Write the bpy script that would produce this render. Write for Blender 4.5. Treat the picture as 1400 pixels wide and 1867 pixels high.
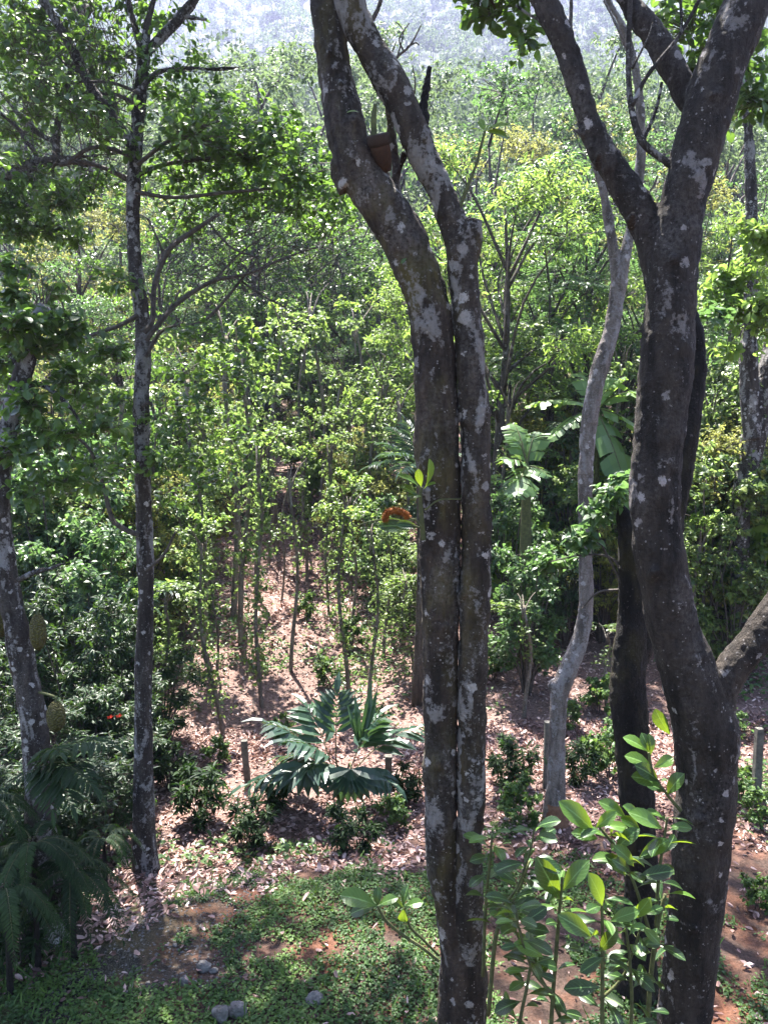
import bpy, math, random
import numpy as np
from mathutils import Vector, noise as mnoise

for o in list(bpy.data.objects): bpy.data.objects.remove(o)
SC = bpy.context.scene
COL = SC.collection
R = math.radians

# ------------------------------------------------------------------ camera, sky, sun, exposure
CAM_Z, PITCH, FPX = 4.5, R(6.0), 1450.0
cam_d = bpy.data.cameras.new("camera"); cam = bpy.data.objects.new("camera", cam_d); COL.objects.link(cam)
cam.location = (0, 0, CAM_Z); cam.rotation_euler = (R(90) - PITCH, 0, 0)
cam_d.sensor_fit = 'VERTICAL'; cam_d.sensor_height = 36.0; cam_d.lens = 36.0 * FPX / 1867.0
cam_d.clip_start = 0.05; cam_d.clip_end = 3000
SC.camera = cam
SUN_EL, SUN_AZ = R(67), R(-16)          # azimuth from +Y, negative = towards -X
SUN_DIR = Vector((math.sin(SUN_AZ) * math.cos(SUN_EL), math.cos(SUN_AZ) * math.cos(SUN_EL), math.sin(SUN_EL)))
W = bpy.data.worlds.new("World"); SC.world = W; W.use_nodes = True
wn = W.node_tree.nodes; wl = W.node_tree.links
sky = wn.new("ShaderNodeTexSky"); sky.sky_type = 'NISHITA'; sky.sun_disc = False
sky.sun_elevation = SUN_EL; sky.sun_rotation = SUN_AZ; sky.altitude = 600; sky.dust_density = 2.0; sky.air_density = 1.0
wl.new(sky.outputs[0], wn["Background"].inputs[0]); wn["Background"].inputs[1].default_value = 0.054
sd = bpy.data.lights.new("sun", 'SUN'); sun = bpy.data.objects.new("sun", sd); COL.objects.link(sun)
sd.energy = 5.0; sd.angle = R(0.5); sd.color = (1.0, 0.95, 0.87)
sun.rotation_euler = SUN_DIR.to_track_quat('Z', 'Y').to_euler(); sun.location = (0, 0, 60)
SC.view_settings.view_transform = 'Standard'; SC.view_settings.look = 'None'
SC.view_settings.exposure = 3.15; SC.view_settings.gamma = 1.0
cy = SC.cycles
cy.max_bounces = 7; cy.diffuse_bounces = 2; cy.glossy_bounces = 2; cy.transmission_bounces = 4
cy.transparent_max_bounces = 4; cy.volume_bounces = 0; cy.sample_clamp_indirect = 3.0; cy.sample_clamp_direct = 12.0
cy.caustics_reflective = False; cy.caustics_refractive = False
cy.use_denoising = True
try: cy.denoising_prefilter = 'ACCURATE'
except Exception: pass

# ------------------------------------------------------------------ pixel -> world helpers (1400x1867 photograph)
cp, sp_ = math.cos(PITCH), math.sin(PITCH)
def ray(px, py):
    x = (px - 700.0) / FPX; v = -(py - 933.5) / FPX
    return np.array([x, cp + v * sp_, -sp_ + v * cp])
def at(px, py, Y):
    d = ray(px, py); s = Y / d[1]
    return np.array([d[0] * s, Y, CAM_Z + d[2] * s])
def mpp(px, py, Y):                      # metres per photo pixel at that point
    d = ray(px, py); return (Y / d[1]) / FPX

def sstep(a, b, t):
    t = np.clip((t - a) / (b - a), 0, 1); return t * t * (3 - 2 * t)
def gz(x, y):
    x = np.asarray(x, float); y = np.asarray(y, float)
    dip = -0.32 * sstep(7.3 + 0.25 * x, 9.0 + 0.2 * x, y) * sstep(2.0, -0.5, x)
    t = np.maximum(y - 10.5, 0)
    z = dip + 0.165 * (np.sqrt(t * t + 4) - 2)
    far = np.maximum(y - 34, 0)
    z = z + 0.235 * (np.sqrt(far * far + 300) - 17.32)
    far2 = np.maximum(y - 200, 0); z = z + 0.27 * (np.sqrt(far2 * far2 + 900) - 30) * (1 + 0.42 * np.tanh((x + 95) / 110.0))
    amp = sstep(8, 16, y)
    z = z + amp * (0.13 * np.sin(y * 0.9 + 0.5 * np.sin(x * 0.6)) + 0.16 * np.sin(x * 0.53 + y * 0.21 + 1.0) + 0.06 * np.sin(x * 1.7 - y * 1.3))
    z = z + 0.02 * np.sin(x * 2.3 + 1.1 * y) + 0.015 * np.sin(x * 5.1 - 3.7 * y) + 0.01 * np.sin(11 * x + 2 * np.sin(7 * y))
    f2 = sstep(60, 200, y)
    z = z + f2 * (6 * np.sin(x * 0.035 + 1.0) + 5 * np.sin(x * 0.06 + y * 0.03))
    return z
def on_ground(px, py):
    d = ray(px, py); s = np.concatenate([np.arange(3, 30, 0.02), np.arange(30, 400, 0.2)])
    p = np.array([0, 0, CAM_Z])[None] + d[None] * s[:, None]
    below = p[:, 2] < gz(p[:, 0], p[:, 1])
    if not below.any(): return None
    q = p[np.argmax(below)]; q[2] = float(gz(q[0], q[1])); return q
def ground(x, y): return np.array([x, y, float(gz(x, y))])

# ------------------------------------------------------------------ mesh accumulation
def nrm(v): return v / np.maximum(np.linalg.norm(v, axis=-1, keepdims=True), 1e-9)
class Geo:
    def __init__(s): s.V = []; s.F = {3: [], 4: []}; s.M = {3: [], 4: []}; s.Rn = []; s.U = []; s.n = 0
    def add(s, v, f3=None, f4=None, mat=0, rnd=0.5, uv=None):
        v = np.asarray(v, float); k = len(v)
        for a, f in ((3, f3), (4, f4)):
            if f is not None and len(f):
                f = np.asarray(f, np.int64); s.F[a].append(f + s.n); s.M[a].append(np.full(len(f), mat, np.int32))
        s.V.append(v); s.Rn.append(np.broadcast_to(np.asarray(rnd, float), (k,)))
        s.U.append(np.zeros((k, 3)) if uv is None else uv); s.n += k
    def merge(s, g, off=(0, 0, 0)):
        for v in g.V: s.V.append(v + np.asarray(off))
        s.Rn += g.Rn; s.U += g.U
        for a in (3, 4):
            s.F[a] += [f + s.n for f in g.F[a]]; s.M[a] += g.M[a]
        s.n += g.n
    def mesh(s, name, mats, origin=(0, 0, 0), smooth=False):
        V = np.concatenate(s.V) - np.asarray(origin, float)[None]
        f3 = np.concatenate(s.F[3]) if s.F[3] else np.zeros((0, 3), np.int64)
        f4 = np.concatenate(s.F[4]) if s.F[4] else np.zeros((0, 4), np.int64)
        mi = np.concatenate(s.M[3] + s.M[4]) if (s.M[3] or s.M[4]) else np.zeros(0, np.int32)
        me = bpy.data.meshes.new(name)
        me.vertices.add(len(V)); me.vertices.foreach_set("co", V.astype(np.float32).ravel())
        loops = np.concatenate([f3.ravel(), f4.ravel()]).astype(np.int32)
        me.loops.add(len(loops)); me.loops.foreach_set("vertex_index", loops)
        n3, n4 = len(f3), len(f4)
        st = np.concatenate([np.arange(n3) * 3, n3 * 3 + np.arange(n4) * 4]).astype(np.int32)
        me.polygons.add(n3 + n4); me.polygons.foreach_set("loop_start", st)
        me.polygons.foreach_set("material_index", mi)
        me.polygons.foreach_set("use_smooth", np.full(n3 + n4, bool(smooth)))
        for m in mats: me.materials.append(m)
        a = me.attributes.new("rnd", 'FLOAT', 'POINT'); a.data.foreach_set("value", np.concatenate(s.Rn).astype(np.float32))
        U = np.concatenate(s.U)
        if U.any():
            b = me.attributes.new("luv", 'FLOAT_VECTOR', 'POINT'); b.data.foreach_set("vector", U.astype(np.float32).ravel())
        me.update(calc_edges=True); me.validate()
        return me

def catmull(P, per=6):
    P = np.asarray(P, float)
    if len(P) < 3: 
        t = np.linspace(0, 1, per + 1)[:, None]; return P[0] * (1 - t) + P[-1] * t
    Q = np.vstack([2 * P[0] - P[1], P, 2 * P[-1] - P[-2]]); out = []
    for i in range(1, len(Q) - 2):
        p0, p1, p2, p3 = Q[i - 1], Q[i], Q[i + 1], Q[i + 2]
        for t in np.arange(per) / per:
            out.append(0.5 * ((2 * p1) + (-p0 + p2) * t + (2 * p0 - 5 * p1 + 4 * p2 - p3) * t * t + (-p0 + 3 * p1 - 3 * p2 + p3) * t ** 3))
    out.append(P[-1]); return np.array(out)
def tube(g, pts, rad, seg=10, per=5, mat=0, wob=0.0, rng=None, smooth=True, rnd=0.5):
    """closed tapered tube through pts with radii rad"""
    A = np.hstack([np.asarray(pts, float), np.asarray(rad, float)[:, None]])
    A = catmull(A, per) if smooth else A
    P, r = A[:, :3], np.maximum(A[:, 3], 1e-4)
    T = nrm(np.gradient(P, axis=0)); n = len(P)
    ref = np.array([1.0, 0, 0]) if abs(T[0][0]) < 0.9 else np.array([0, 1.0, 0])
    N = nrm(np.cross(T[0], ref)); V = []
    ang = np.linspace(0, 2 * math.pi, seg, endpoint=False)
    for i in range(n):
        N = nrm(N - T[i] * (N @ T[i])); B = np.cross(T[i], N)
        rr = r[i] * (1 + (wob * rng.standard_normal(seg) if wob else 0))
        V.append(P[i] + (np.cos(ang) * rr)[:, None] * N + (np.sin(ang) * rr)[:, None] * B)
    V = np.concatenate(V + [P[:1], P[-1:]])
    i = np.arange(n - 1)[:, None] * seg; j = np.arange(seg)[None]; k = (j + 1) % seg
    f4 = np.stack([i + j, i + k, i + seg + k, i + seg + j], -1).reshape(-1, 4)
    j = np.arange(seg); k = (j + 1) % seg; e = (n - 1) * seg
    f3 = np.concatenate([np.stack([np.full(seg, n * seg), k, j], -1), np.stack([np.full(seg, n * seg + 1), e + j, e + k], -1)])
    g.add(V, f3, f4, mat, rnd)
def twigs(g, A, B, C, r0, r1, mat=0):
    """many 3-sided twigs A->B->C at once"""
    A, B, C = map(np.asarray, (A, B, C)); M = len(A)
    if M == 0: return
    T = nrm(C - A); ref = np.where(np.abs(T[:, :1]) < 0.8, np.array([[1.0, 0, 0]]), np.array([[0, 1.0, 0]]))
    N = nrm(np.cross(T, ref)); Bn = np.cross(T, N); V = np.zeros((M, 9, 3))
    r0 = np.broadcast_to(r0, (M,)); r1 = np.broadcast_to(r1, (M,))
    for ri, (P, r) in enumerate(((A, r0), (B, (r0 + r1) / 2), (C, r1))):
        for k in range(3):
            a = 2 * math.pi * k / 3; V[:, ri * 3 + k] = P + (N * math.cos(a) + Bn * math.sin(a)) * r[:, None]
    f = np.array([[a + k, a + (k + 1) % 3, a + 3 + (k + 1) % 3, a + 3 + k] for a in (0, 3) for k in range(3)])
    g.add(V.reshape(-1, 3), None, (f[None] + (np.arange(M) * 9)[:, None, None]).reshape(-1, 4), mat)

# leaf templates: x across, y along, z normal
def leaf_template(rows, fold=0.18, curl=0.25):
    V = []; U = []; t3 = []; t4 = []; prev = None
    for (t, w) in rows:
        z = -curl * t * t + curl * 0.35 * t
        if w == 0:
            idx = [len(V)]; V.append((0, t, z)); U.append((0.5, t, 0))
        else:
            idx = [len(V), len(V) + 1, len(V) + 2]
            V += [(-w, t, z + fold * w), (0, t, z), (w, t, z + fold * w)]; U += [(0, t, 0), (0.5, t, 0), (1, t, 0)]
        if prev is not None:
            if len(prev) == 1 and len(idx) == 3: t3 += [(prev[0], idx[1], idx[0]), (prev[0], idx[2], idx[1])]
            elif len(prev) == 3 and len(idx) == 3: t4 += [(prev[0], prev[1], idx[1], idx[0]), (prev[1], prev[2], idx[2], idx[1])]
            elif len(prev) == 3 and len(idx) == 1: t3 += [(prev[0], prev[1], idx[0]), (prev[1], prev[2], idx[0])]
        prev = idx
    return np.array(V, float), np.array(t3, int).reshape(-1, 3), np.array(t4, int).reshape(-1, 4), np.array(U, float)
T_OBOV = leaf_template([(0, 0), (.12, .05), (.3, .15), (.5, .235), (.7, .27), (.86, .215), (.96, .09), (1, 0)], 0.25, 0.35)
T_MID = leaf_template([(0, 0), (.38, .2), (.76, .25), (1, 0)], 0.35, 0.3)
T_LANCE = leaf_template([(0, 0), (.3, .11), (.65, .12), (1, 0)], 0.4, 0.4)
T_HEART = leaf_template([(0, 0), (.1, .3), (.4, .36), (.75, .18), (1, 0)], 0.3, 0.4)
T_FAR = (np.array([(-.26, .45, .05), (0, 0, 0), (.26, .5, .05), (0, 1, -.15)], float), np.zeros((0, 3), int), np.array([(0, 1, 2, 3)]), np.array([(0, .5, 0), (.5, 0, 0), (1, .5, 0), (.5, 1, 0)], float))
T_STRAP = leaf_template([(0, 0), (.15, .045), (.5, .06), (.8, .045), (1, 0)], 0.4, 0.3)
T_CURL = leaf_template([(0, 0), (.3, .2), (.7, .22), (1, 0)], 0.9, -0.5)
def leaves(g, tm, pos, ax, nm, size, mat=0, rnd=0.5, wide=1.0):
    V, f3, f4, U = tm; N = len(pos)
    if N == 0: return
    ax = nrm(np.asarray(ax)); nm = np.asarray(nm); nm = nrm(nm - ax * np.sum(nm * ax, 1, keepdims=True)); sx = np.cross(ax, nm)
    size = np.broadcast_to(np.asarray(size, float), (N,)); wide = np.broadcast_to(np.asarray(wide, float), (N,))
    P = (V[None, :, 0, None] * (sx * wide[:, None])[:, None] + V[None, :, 1, None] * ax[:, None] + V[None, :, 2, None] * nm[:, None]) * size[:, None, None] + np.asarray(pos)[:, None]
    k = len(V); off = (np.arange(N) * k)[:, None, None]
    rnd = np.repeat(np.broadcast_to(np.asarray(rnd, float), (N,)), k)
    g.add(P.reshape(-1, 3), (f3[None] + off).reshape(-1, 3) if len(f3) else None, (f4[None] + off).reshape(-1, 4) if len(f4) else None, mat, rnd, np.tile(U, (N, 1)))
def rosettes(g, tm, tips, dirs, k, size, rng, mat=0, along=0.8, up=0.7, ang=(35, 95), jit=0.45, wide=1.0, shade=None):
    M = len(tips)
    if M == 0: return
    tips = np.repeat(tips, k, 0); d = nrm(np.repeat(dirs, k, 0)); N = M * k
    ref = nrm(rng.standard_normal((N, 3))); p = nrm(np.cross(d, ref)); p2 = np.cross(d, p)
    az = rng.uniform(0, 2 * math.pi, N); th = np.radians(rng.uniform(ang[0], ang[1], N))
    ax = d * np.cos(th)[:, None] + (p * np.cos(az)[:, None] + p2 * np.sin(az)[:, None]) * np.sin(th)[:, None]
    ax = ax + np.array([0, 0, -0.15])
    sz = size * rng.uniform(0.6, 1.15, N)
    pos = tips - d * (rng.uniform(0, along, N) * size)[:, None]
    bias = d * 0.4 + np.array([0, 0, up]) + rng.standard_normal((N, 3)) * jit
    rn = np.clip(np.repeat(rng.normal(0.5, 0.16, M), k) + rng.normal(0, 0.14, N), 0, 1)
    leaves(g, tm, pos, ax, bias, sz, mat, rn, wide)

# ------------------------------------------------------------------ scene objects
def tag(o, label=None, cat=None, group=None, kind=None):
    if label: o["label"] = label
    if cat: o["category"] = cat
    if group: o["group"] = group
    if kind: o["kind"] = kind
    return o
def thing(name, loc, label, cat, group=None):
    o = bpy.data.objects.new(name, None); COL.objects.link(o); o.location = [float(a) for a in loc]; o.empty_display_size = 0.2
    return tag(o, label, cat, group)
def part(name, me, parent):
    o = bpy.data.objects.new(name, me); COL.objects.link(o); o.parent = parent; return o
def gpart(name, g, mats, parent, smooth=False):
    if g.n == 0: return None
    return part(name, g.mesh(name, mats if isinstance(mats, (list, tuple)) else [mats], tuple(parent.location), smooth), parent)
def solo(name, g, mats, loc, label, cat, group=None, kind=None, smooth=False):
    o = bpy.data.objects.new(name, g.mesh(name, mats if isinstance(mats, (list, tuple)) else [mats], loc, smooth)); COL.objects.link(o)
    o.location = [float(a) for a in loc]; return tag(o, label, cat, group, kind)
def copy_tree(o, parent=None):
    c = o.copy(); COL.objects.link(c); c.parent = parent
    for ch in list(o.children): copy_tree(ch, c)
    return c
def fused(g, voxel, disp=((0.25, 0.04), (0.055, 0.018)), smooth=3):
    """tubes of one tree melted into one surface with lumpy bark"""
    me = g.mesh("raw", []); ob = bpy.data.objects.new("raw", me); COL.objects.link(ob)
    m = ob.modifiers.new("r", 'REMESH'); m.mode = 'VOXEL'; m.voxel_size = voxel; m.use_smooth_shade = True
    s = ob.modifiers.new("s", 'SMOOTH'); s.iterations = smooth; s.factor = 0.5
    tx = []
    for i, (sz, st) in enumerate(disp):
        t = bpy.data.textures.new("bark_lumps", 'CLOUDS'); t.noise_scale = sz; t.noise_depth = 2; tx.append(t)
        d = ob.modifiers.new("d", 'DISPLACE'); d.texture = t; d.strength = st; d.mid_level = 0.5; d.texture_coords = 'LOCAL'
    dg = bpy.context.evaluated_depsgraph_get(); dg.update()
    out = bpy.data.meshes.new_from_object(ob.evaluated_get(dg)); bpy.data.objects.remove(ob); bpy.data.meshes.remove(me)
    for t in tx: bpy.data.textures.remove(t)
    return out
def fpart(name, g, mat, parent, voxel, **kw):
    me = fused(g, voxel, **kw); me.name = name
    o = np.zeros(len(me.vertices) * 3, np.float32); me.vertices.foreach_get("co", o)
    o = o.reshape(-1, 3) - np.array(parent.location, np.float32); me.vertices.foreach_set("co", o.ravel())
    me.materials.clear(); me.materials.append(mat); me.update()
    return part(name, me, parent)

# ------------------------------------------------------------------ materials
class N:
    def __init__(s, name):
        s.m = bpy.data.materials.new(name); s.m.use_nodes = True; s.t = s.m.node_tree; s.n = s.t.nodes; s.n.clear()
        s.out = s.n.new("ShaderNodeOutputMaterial")
    def add(s, typ, **kw):
        nd = s.n.new("ShaderNode" + typ)
        for k, v in kw.items():
            if hasattr(nd, k) and not k.startswith("in_"): setattr(nd, k, v)
        return nd
    def link(s, a, b): s.t.links.new(a, b)
    def coord(s, scale=(1, 1, 1)):
        c = s.add("TexCoord"); m = s.add("Mapping"); m.inputs["Scale"].default_value = scale; s.link(c.outputs["Object"], m.inputs[0]); return m.outputs[0]
    def noise(s, vec, scale, detail=4, rough=0.55, dist=0.0):
        n = s.add("TexNoise"); n.inputs["Scale"].default_value = scale; n.inputs["Detail"].default_value = detail
        n.inputs["Roughness"].default_value = rough; n.inputs["Distortion"].default_value = dist; s.link(vec, n.inputs["Vector"]); return n.outputs["Fac"]
    def voro(s, vec, scale, feature='F1'):
        n = s.add("TexVoronoi"); n.feature = feature; n.inputs["Scale"].default_value = scale; s.link(vec, n.inputs["Vector"]); return n
    def ramp(s, fac, stops):
        r = s.add("ValToRGB"); e = r.color_ramp.elements
        while len(e) < len(stops): e.new(0.5)
        for el, (p, c) in zip(e, stops):
            el.position = p; el.color = (c, c, c, 1) if isinstance(c, (int, float)) else (*c, 1)
        s.link(fac, r.inputs[0]); return r.outputs[0]
    def mix(s, fac, a, b, mode='MIX'):
        m = s.add("MixRGB", blend_type=mode)
        for v, i in ((fac, 0), (a, 1), (b, 2)):
            if isinstance(v, (int, float)): m.inputs[i].default_value = v if i == 0 else (v, v, v, 1)
            elif isinstance(v, tuple): m.inputs[i].default_value = (*v, 1)
            else: s.link(v, m.inputs[i])
        return m.outputs[0]
    def math(s, op, a, b=0.0):
        m = s.add("Math", operation=op)
        for v, i in ((a, 0), (b, 1)):
            if isinstance(v, (int, float)): m.inputs[i].default_value = v
            else: s.link(v, m.inputs[i])
        return m.outputs[0]
    def attr(s, name):
        a = s.add("Attribute"); a.attribute_name = name; return a
    def principled(s, col, rough=0.8, spec=0.3, bump=None, bdist=0.01, bstr=0.6):
        p = s.add("BsdfPrincipled")
        if isinstance(col, tuple): p.inputs["Base Color"].default_value = (*col, 1)
        else: s.link(col, p.inputs["Base Color"])
        if isinstance(rough, (int, float)): p.inputs["Roughness"].default_value = rough
        else: s.link(rough, p.inputs["Roughness"])
        p.inputs["Specular IOR Level"].default_value = spec
        if bump is not None:
            b = s.add("Bump"); b.inputs["Strength"].default_value = bstr; b.inputs["Distance"].default_value = bdist
            s.link(bump, b.inputs["Height"]); s.link(b.outputs[0], p.inputs["Normal"])
        return p.outputs[0]
    def done(s, sh): s.link(sh, s.out.inputs[0]); return s.m

def bark(name, dark, mid, lichen, amount=0.5, moss=0.0, scale=1.0, spots=0.5, mosscol=(0.13, 0.11, 0.03)):
    n = N(name); v = n.coord(); vs = n.coord((1, 1, 0.45))
    big = n.noise(vs, 4.5 * scale, 6, 0.62); fine = n.noise(v, 45 * scale, 6, 0.7); med = n.noise(vs, 14 * scale, 5, 0.6, 0.6)
    col = n.ramp(med, [(0.30, dark), (0.52, tuple((a + b) / 2 for a, b in zip(dark, mid))), (0.72, mid)])
    col = n.mix(n.ramp(fine, [(0.35, 0.0), (0.75, 0.55)]), col, tuple(min(1, c * 1.9) for c in mid))
    if moss: col = n.mix(n.ramp(n.noise(vs, 3.1 * scale, 5, 0.6), [(0.5, 0.0), (0.66, moss)]), col, mosscol)
    # large ragged crust patches
    e = n.noise(v, 26 * scale, 6, 0.7); e2 = n.noise(vs, 5.0 * scale, 3, 0.55, 0.8)
    lp = n.math('ADD', n.math('MULTIPLY', e2, 0.62), n.math('MULTIPLY', e, 0.38))
    t = 0.645 - 0.15 * amount
    mask = n.ramp(lp, [(t, 0.0), (t + 0.035, 0.75), (t + 0.10, 1.0)])
    lc = n.mix(n.noise(v, 9 * scale, 3), tuple(c * 0.30 for c in lichen), lichen)
    lc = n.mix(n.ramp(fine, [(0.4, 0.0), (0.62, 0.5)]), tuple(c * 0.45 for c in lichen), lc)
    col = n.mix(n.ramp(n.noise(n.coord((1, 1, 0.2)), 7 * scale, 4, 0.6), [(0.42, 0.0), (0.62, 0.75)]), col, tuple(c * 0.55 for c in dark))
    col = n.mix(n.math('MULTIPLY', mask, 0.9), col, lc)
    # thin grey film over part of the bark
    film = n.math('MULTIPLY', n.ramp(n.noise(vs, 2.3 * scale, 6, 0.7, 0.5), [(0.50, 0.0), (0.70, 0.38)]), n.ramp(fine, [(0.38, 0.0), (0.6, 1.0)]))
    col = n.mix(film, col, tuple(c * 0.5 for c in lichen))
    # round spots
    wv = n.add("VectorMath", operation='ADD'); nz = n.add("TexNoise"); nz.inputs["Scale"].default_value = 24 * scale; nz.inputs["Detail"].default_value = 6; nz.inputs["Roughness"].default_value = 0.75
    n.link(v, nz.inputs["Vector"]); sc = n.add("VectorMath", operation='SCALE'); sc.inputs["Scale"].default_value = 0.10 / scale
    n.link(nz.outputs["Color"], sc.inputs[0]); n.link(v, wv.inputs[0]); n.link(sc.outputs[0], wv.inputs[1])
    vo = n.voro(wv.outputs[0], 10.5 * scale); sep = n.add("SeparateColor"); n.link(vo.outputs["Color"], sep.inputs[0])
    rad = n.math('MULTIPLY', sep.outputs[0], 0.5 * spots); pres = n.math('GREATER_THAN', n.math('ADD', n.math('MULTIPLY', sep.outputs[1], 0.6), n.math('MULTIPLY', n.noise(vs, 2.2 * scale, 2), 0.8)), 0.76)
    sm = n.math('MULTIPLY', n.ramp(n.math('SUBTRACT', rad, vo.outputs["Distance"]), [(0.0, 0.0), (0.06, 1.0)]), pres)
    sm = n.math('MULTIPLY', sm, n.ramp(fine, [(0.30, 0.35), (0.5, 1.0)]))
    sc2 = n.mix(sep.outputs[2], tuple(c * 0.55 for c in lichen), lichen)
    col = n.mix(n.math('MULTIPLY', sm, 0.85), col, sc2)
    vo2 = n.voro(v, 60 * scale); sep2 = n.add("SeparateColor"); n.link(vo2.outputs["Color"], sep2.inputs[0])
    sm2 = n.math('MULTIPLY', n.math('LESS_THAN', vo2.outputs["Distance"], n.math('MULTIPLY', sep2.outputs[0], 0.42)), n.math('GREATER_THAN', sep2.outputs[1], 0.78))
    sm2 = n.math('MULTIPLY', sm2, n.ramp(n.noise(v, 5 * scale, 3), [(0.45, 0.0), (0.6, 0.6)]))
    col = n.mix(sm2, col, tuple(c * 0.8 for c in lichen))
    h = n.math('ADD', n.math('MULTIPLY', fine, 0.5), n.math('ADD', n.math('MULTIPLY', med, 0.7), n.math('ADD', n.math('MULTIPLY', mask, 0.12), n.math('MULTIPLY', n.noise(n.coord((1, 1, 0.16)), 26 * scale, 5, 0.65), 0.8))))
    return n.done(n.principled(col, 0.85, 0.25, h, 0.045, 1.0))
def leafmat(name, dark, mid, light, tr, k=0.38, rough=0.38, spec=0.5, veins=False, old=None):
    n = N(name); a = n.attr("rnd")
    st = [(0.12, dark), (0.5, mid), (0.85, light)]
    if old: st = [(0.03, old)] + [(0.09, dark)] + st[1:]
    col = n.ramp(a.outputs["Fac"], st); bump = None
    if veins:
        u = n.attr("luv"); sx = n.add("SeparateXYZ"); n.link(u.outputs["Vector"], sx.inputs[0])
        ax = n.math('ABSOLUTE', n.math('SUBTRACT', sx.outputs[0], 0.5))
        mid_ = n.math('LESS_THAN', ax, 0.035)
        ph = n.math('SUBTRACT', n.math('MULTIPLY', sx.outputs[1], 9.0), n.math('MULTIPLY', ax, 5.0))
        fr = n.math('FRACT', ph); side = n.math('LESS_THAN', fr, 0.09)
        ve = n.math('MAXIMUM', mid_, n.math('MULTIPLY', side, 0.5))
        col = n.mix(n.math('MULTIPLY', ve, 0.8), col, tuple(min(1, c * 1.8 + 0.05) for c in light)); bump = ve
    p = n.principled(col, rough, spec, bump, 0.002, 0.5)
    t = n.add("BsdfTranslucent"); tc = n.mix(a.outputs["Fac"], tuple(c * 0.6 for c in tr), tr); n.link(tc, t.inputs[0])
    m = n.add("MixShader"); m.inputs[0].default_value = k; n.link(p, m.inputs[1]); n.link(t.outputs[0], m.inputs[2])
    return n.done(m.outputs[0])
def plain(name, c0, c1, scale=8, rough=0.8, spec=0.3, bd=0.01, detail=5):
    n = N(name); v = n.coord(); f = n.noise(v, scale, detail, 0.6)
    return n.done(n.principled(n.ramp(f, [(0.3, c0), (0.7, c1)]), rough, spec, n.noise(v, scale * 4, 4, 0.6), bd, 0.7))

M_BARK_C = bark("bark_twin_trunk", (0.011, 0.0085, 0.007), (0.066, 0.048, 0.036), (0.50, 0.465, 0.44), 0.6, 0.55, 1.0, 0.9)
M_BARK_C2 = bark("bark_whitened_stem", (0.014, 0.011, 0.009), (0.065, 0.05, 0.038), (0.52, 0.485, 0.46), 0.85, 0.6, 1.1, 1.1, (0.10, 0.075, 0.02))
M_BARK_POLE = bark("bark_pole", (0.07, 0.058, 0.046), (0.23, 0.195, 0.16), (0.45, 0.43, 0.40), 0.6, 0.3, 1.4, 0.8)
M_BARK_R = bark("bark_thick_trunk", (0.009, 0.0075, 0.0068), (0.048, 0.038, 0.031), (0.46, 0.42, 0.41), 0.42, 0.0, 1.0, 0.75)
M_BARK_D = bark("bark_blackish", (0.005, 0.0045, 0.0045), (0.017, 0.014, 0.012), (0.14, 0.12, 0.11), 0.0, 0.3, 1.2, 0.45)
M_BARK_P = bark("bark_pale", (0.075, 0.064, 0.057), (0.22, 0.19, 0.175), (0.55, 0.52, 0.53), 0.85, 0.0, 1.3, 1.0)
M_BARK_L = bark("bark_mottled", (0.018, 0.015, 0.013), (0.065, 0.054, 0.048), (0.56, 0.54, 0.54), 0.82, 0.0, 1.5, 1.15)
M_BARK_B = bark("bark_slope", (0.03, 0.025, 0.02), (0.095, 0.078, 0.062), (0.36, 0.34, 0.32), 0.5, 0.2, 1.2, 0.8)
M_TWIG = plain("twig_bark", (0.025, 0.021, 0.018), (0.10, 0.083, 0.07), 20)
M_STEM = plain("green_stem", (0.04, 0.045, 0.02), (0.10, 0.11, 0.04), 20)
M_JACK = leafmat("leaf_jack", (0.020, 0.042, 0.014), (0.034, 0.072, 0.020), (0.075, 0.135, 0.028), (0.20, 0.37, 0.05), 0.40, 0.36, 0.55)
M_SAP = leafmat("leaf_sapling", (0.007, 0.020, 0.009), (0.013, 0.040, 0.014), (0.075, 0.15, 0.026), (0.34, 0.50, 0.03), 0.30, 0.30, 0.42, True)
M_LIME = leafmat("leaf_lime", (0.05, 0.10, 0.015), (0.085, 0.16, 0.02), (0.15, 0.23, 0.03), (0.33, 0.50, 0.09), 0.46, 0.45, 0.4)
M_YEL = leafmat("leaf_yellowish", (0.09, 0.12, 0.02), (0.15, 0.18, 0.03), (0.24, 0.24, 0.05), (0.44, 0.46, 0.12), 0.42, 0.5, 0.3)
M_MIDG = leafmat("leaf_mid", (0.016, 0.042, 0.017), (0.042, 0.09, 0.03), (0.11, 0.165, 0.05), (0.18, 0.34, 0.09), 0.38, 0.42, 0.45)
M_HILL = leafmat("leaf_hill", (0.035, 0.06, 0.03), (0.06, 0.095, 0.042), (0.11, 0.15, 0.06), (0.16, 0.24, 0.08), 0.3, 0.7, 0.15)
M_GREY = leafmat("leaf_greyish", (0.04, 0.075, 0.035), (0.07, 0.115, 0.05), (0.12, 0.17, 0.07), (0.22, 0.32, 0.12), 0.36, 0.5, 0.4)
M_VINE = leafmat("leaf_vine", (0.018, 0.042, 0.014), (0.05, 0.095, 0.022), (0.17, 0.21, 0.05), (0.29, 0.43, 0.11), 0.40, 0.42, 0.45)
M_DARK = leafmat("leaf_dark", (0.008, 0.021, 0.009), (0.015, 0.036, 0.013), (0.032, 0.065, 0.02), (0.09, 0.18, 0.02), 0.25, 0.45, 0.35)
M_FERN = leafmat("leaf_fern", (0.008, 0.019, 0.008), (0.015, 0.032, 0.012), (0.034, 0.062, 0.02), (0.06, 0.14, 0.02), 0.25, 0.6, 0.2)
M_PALM = leafmat("leaf_palm", (0.012, 0.032, 0.022), (0.021, 0.05, 0.032), (0.042, 0.085, 0.042), (0.10, 0.20, 0.05), 0.26, 0.36, 0.5)
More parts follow.
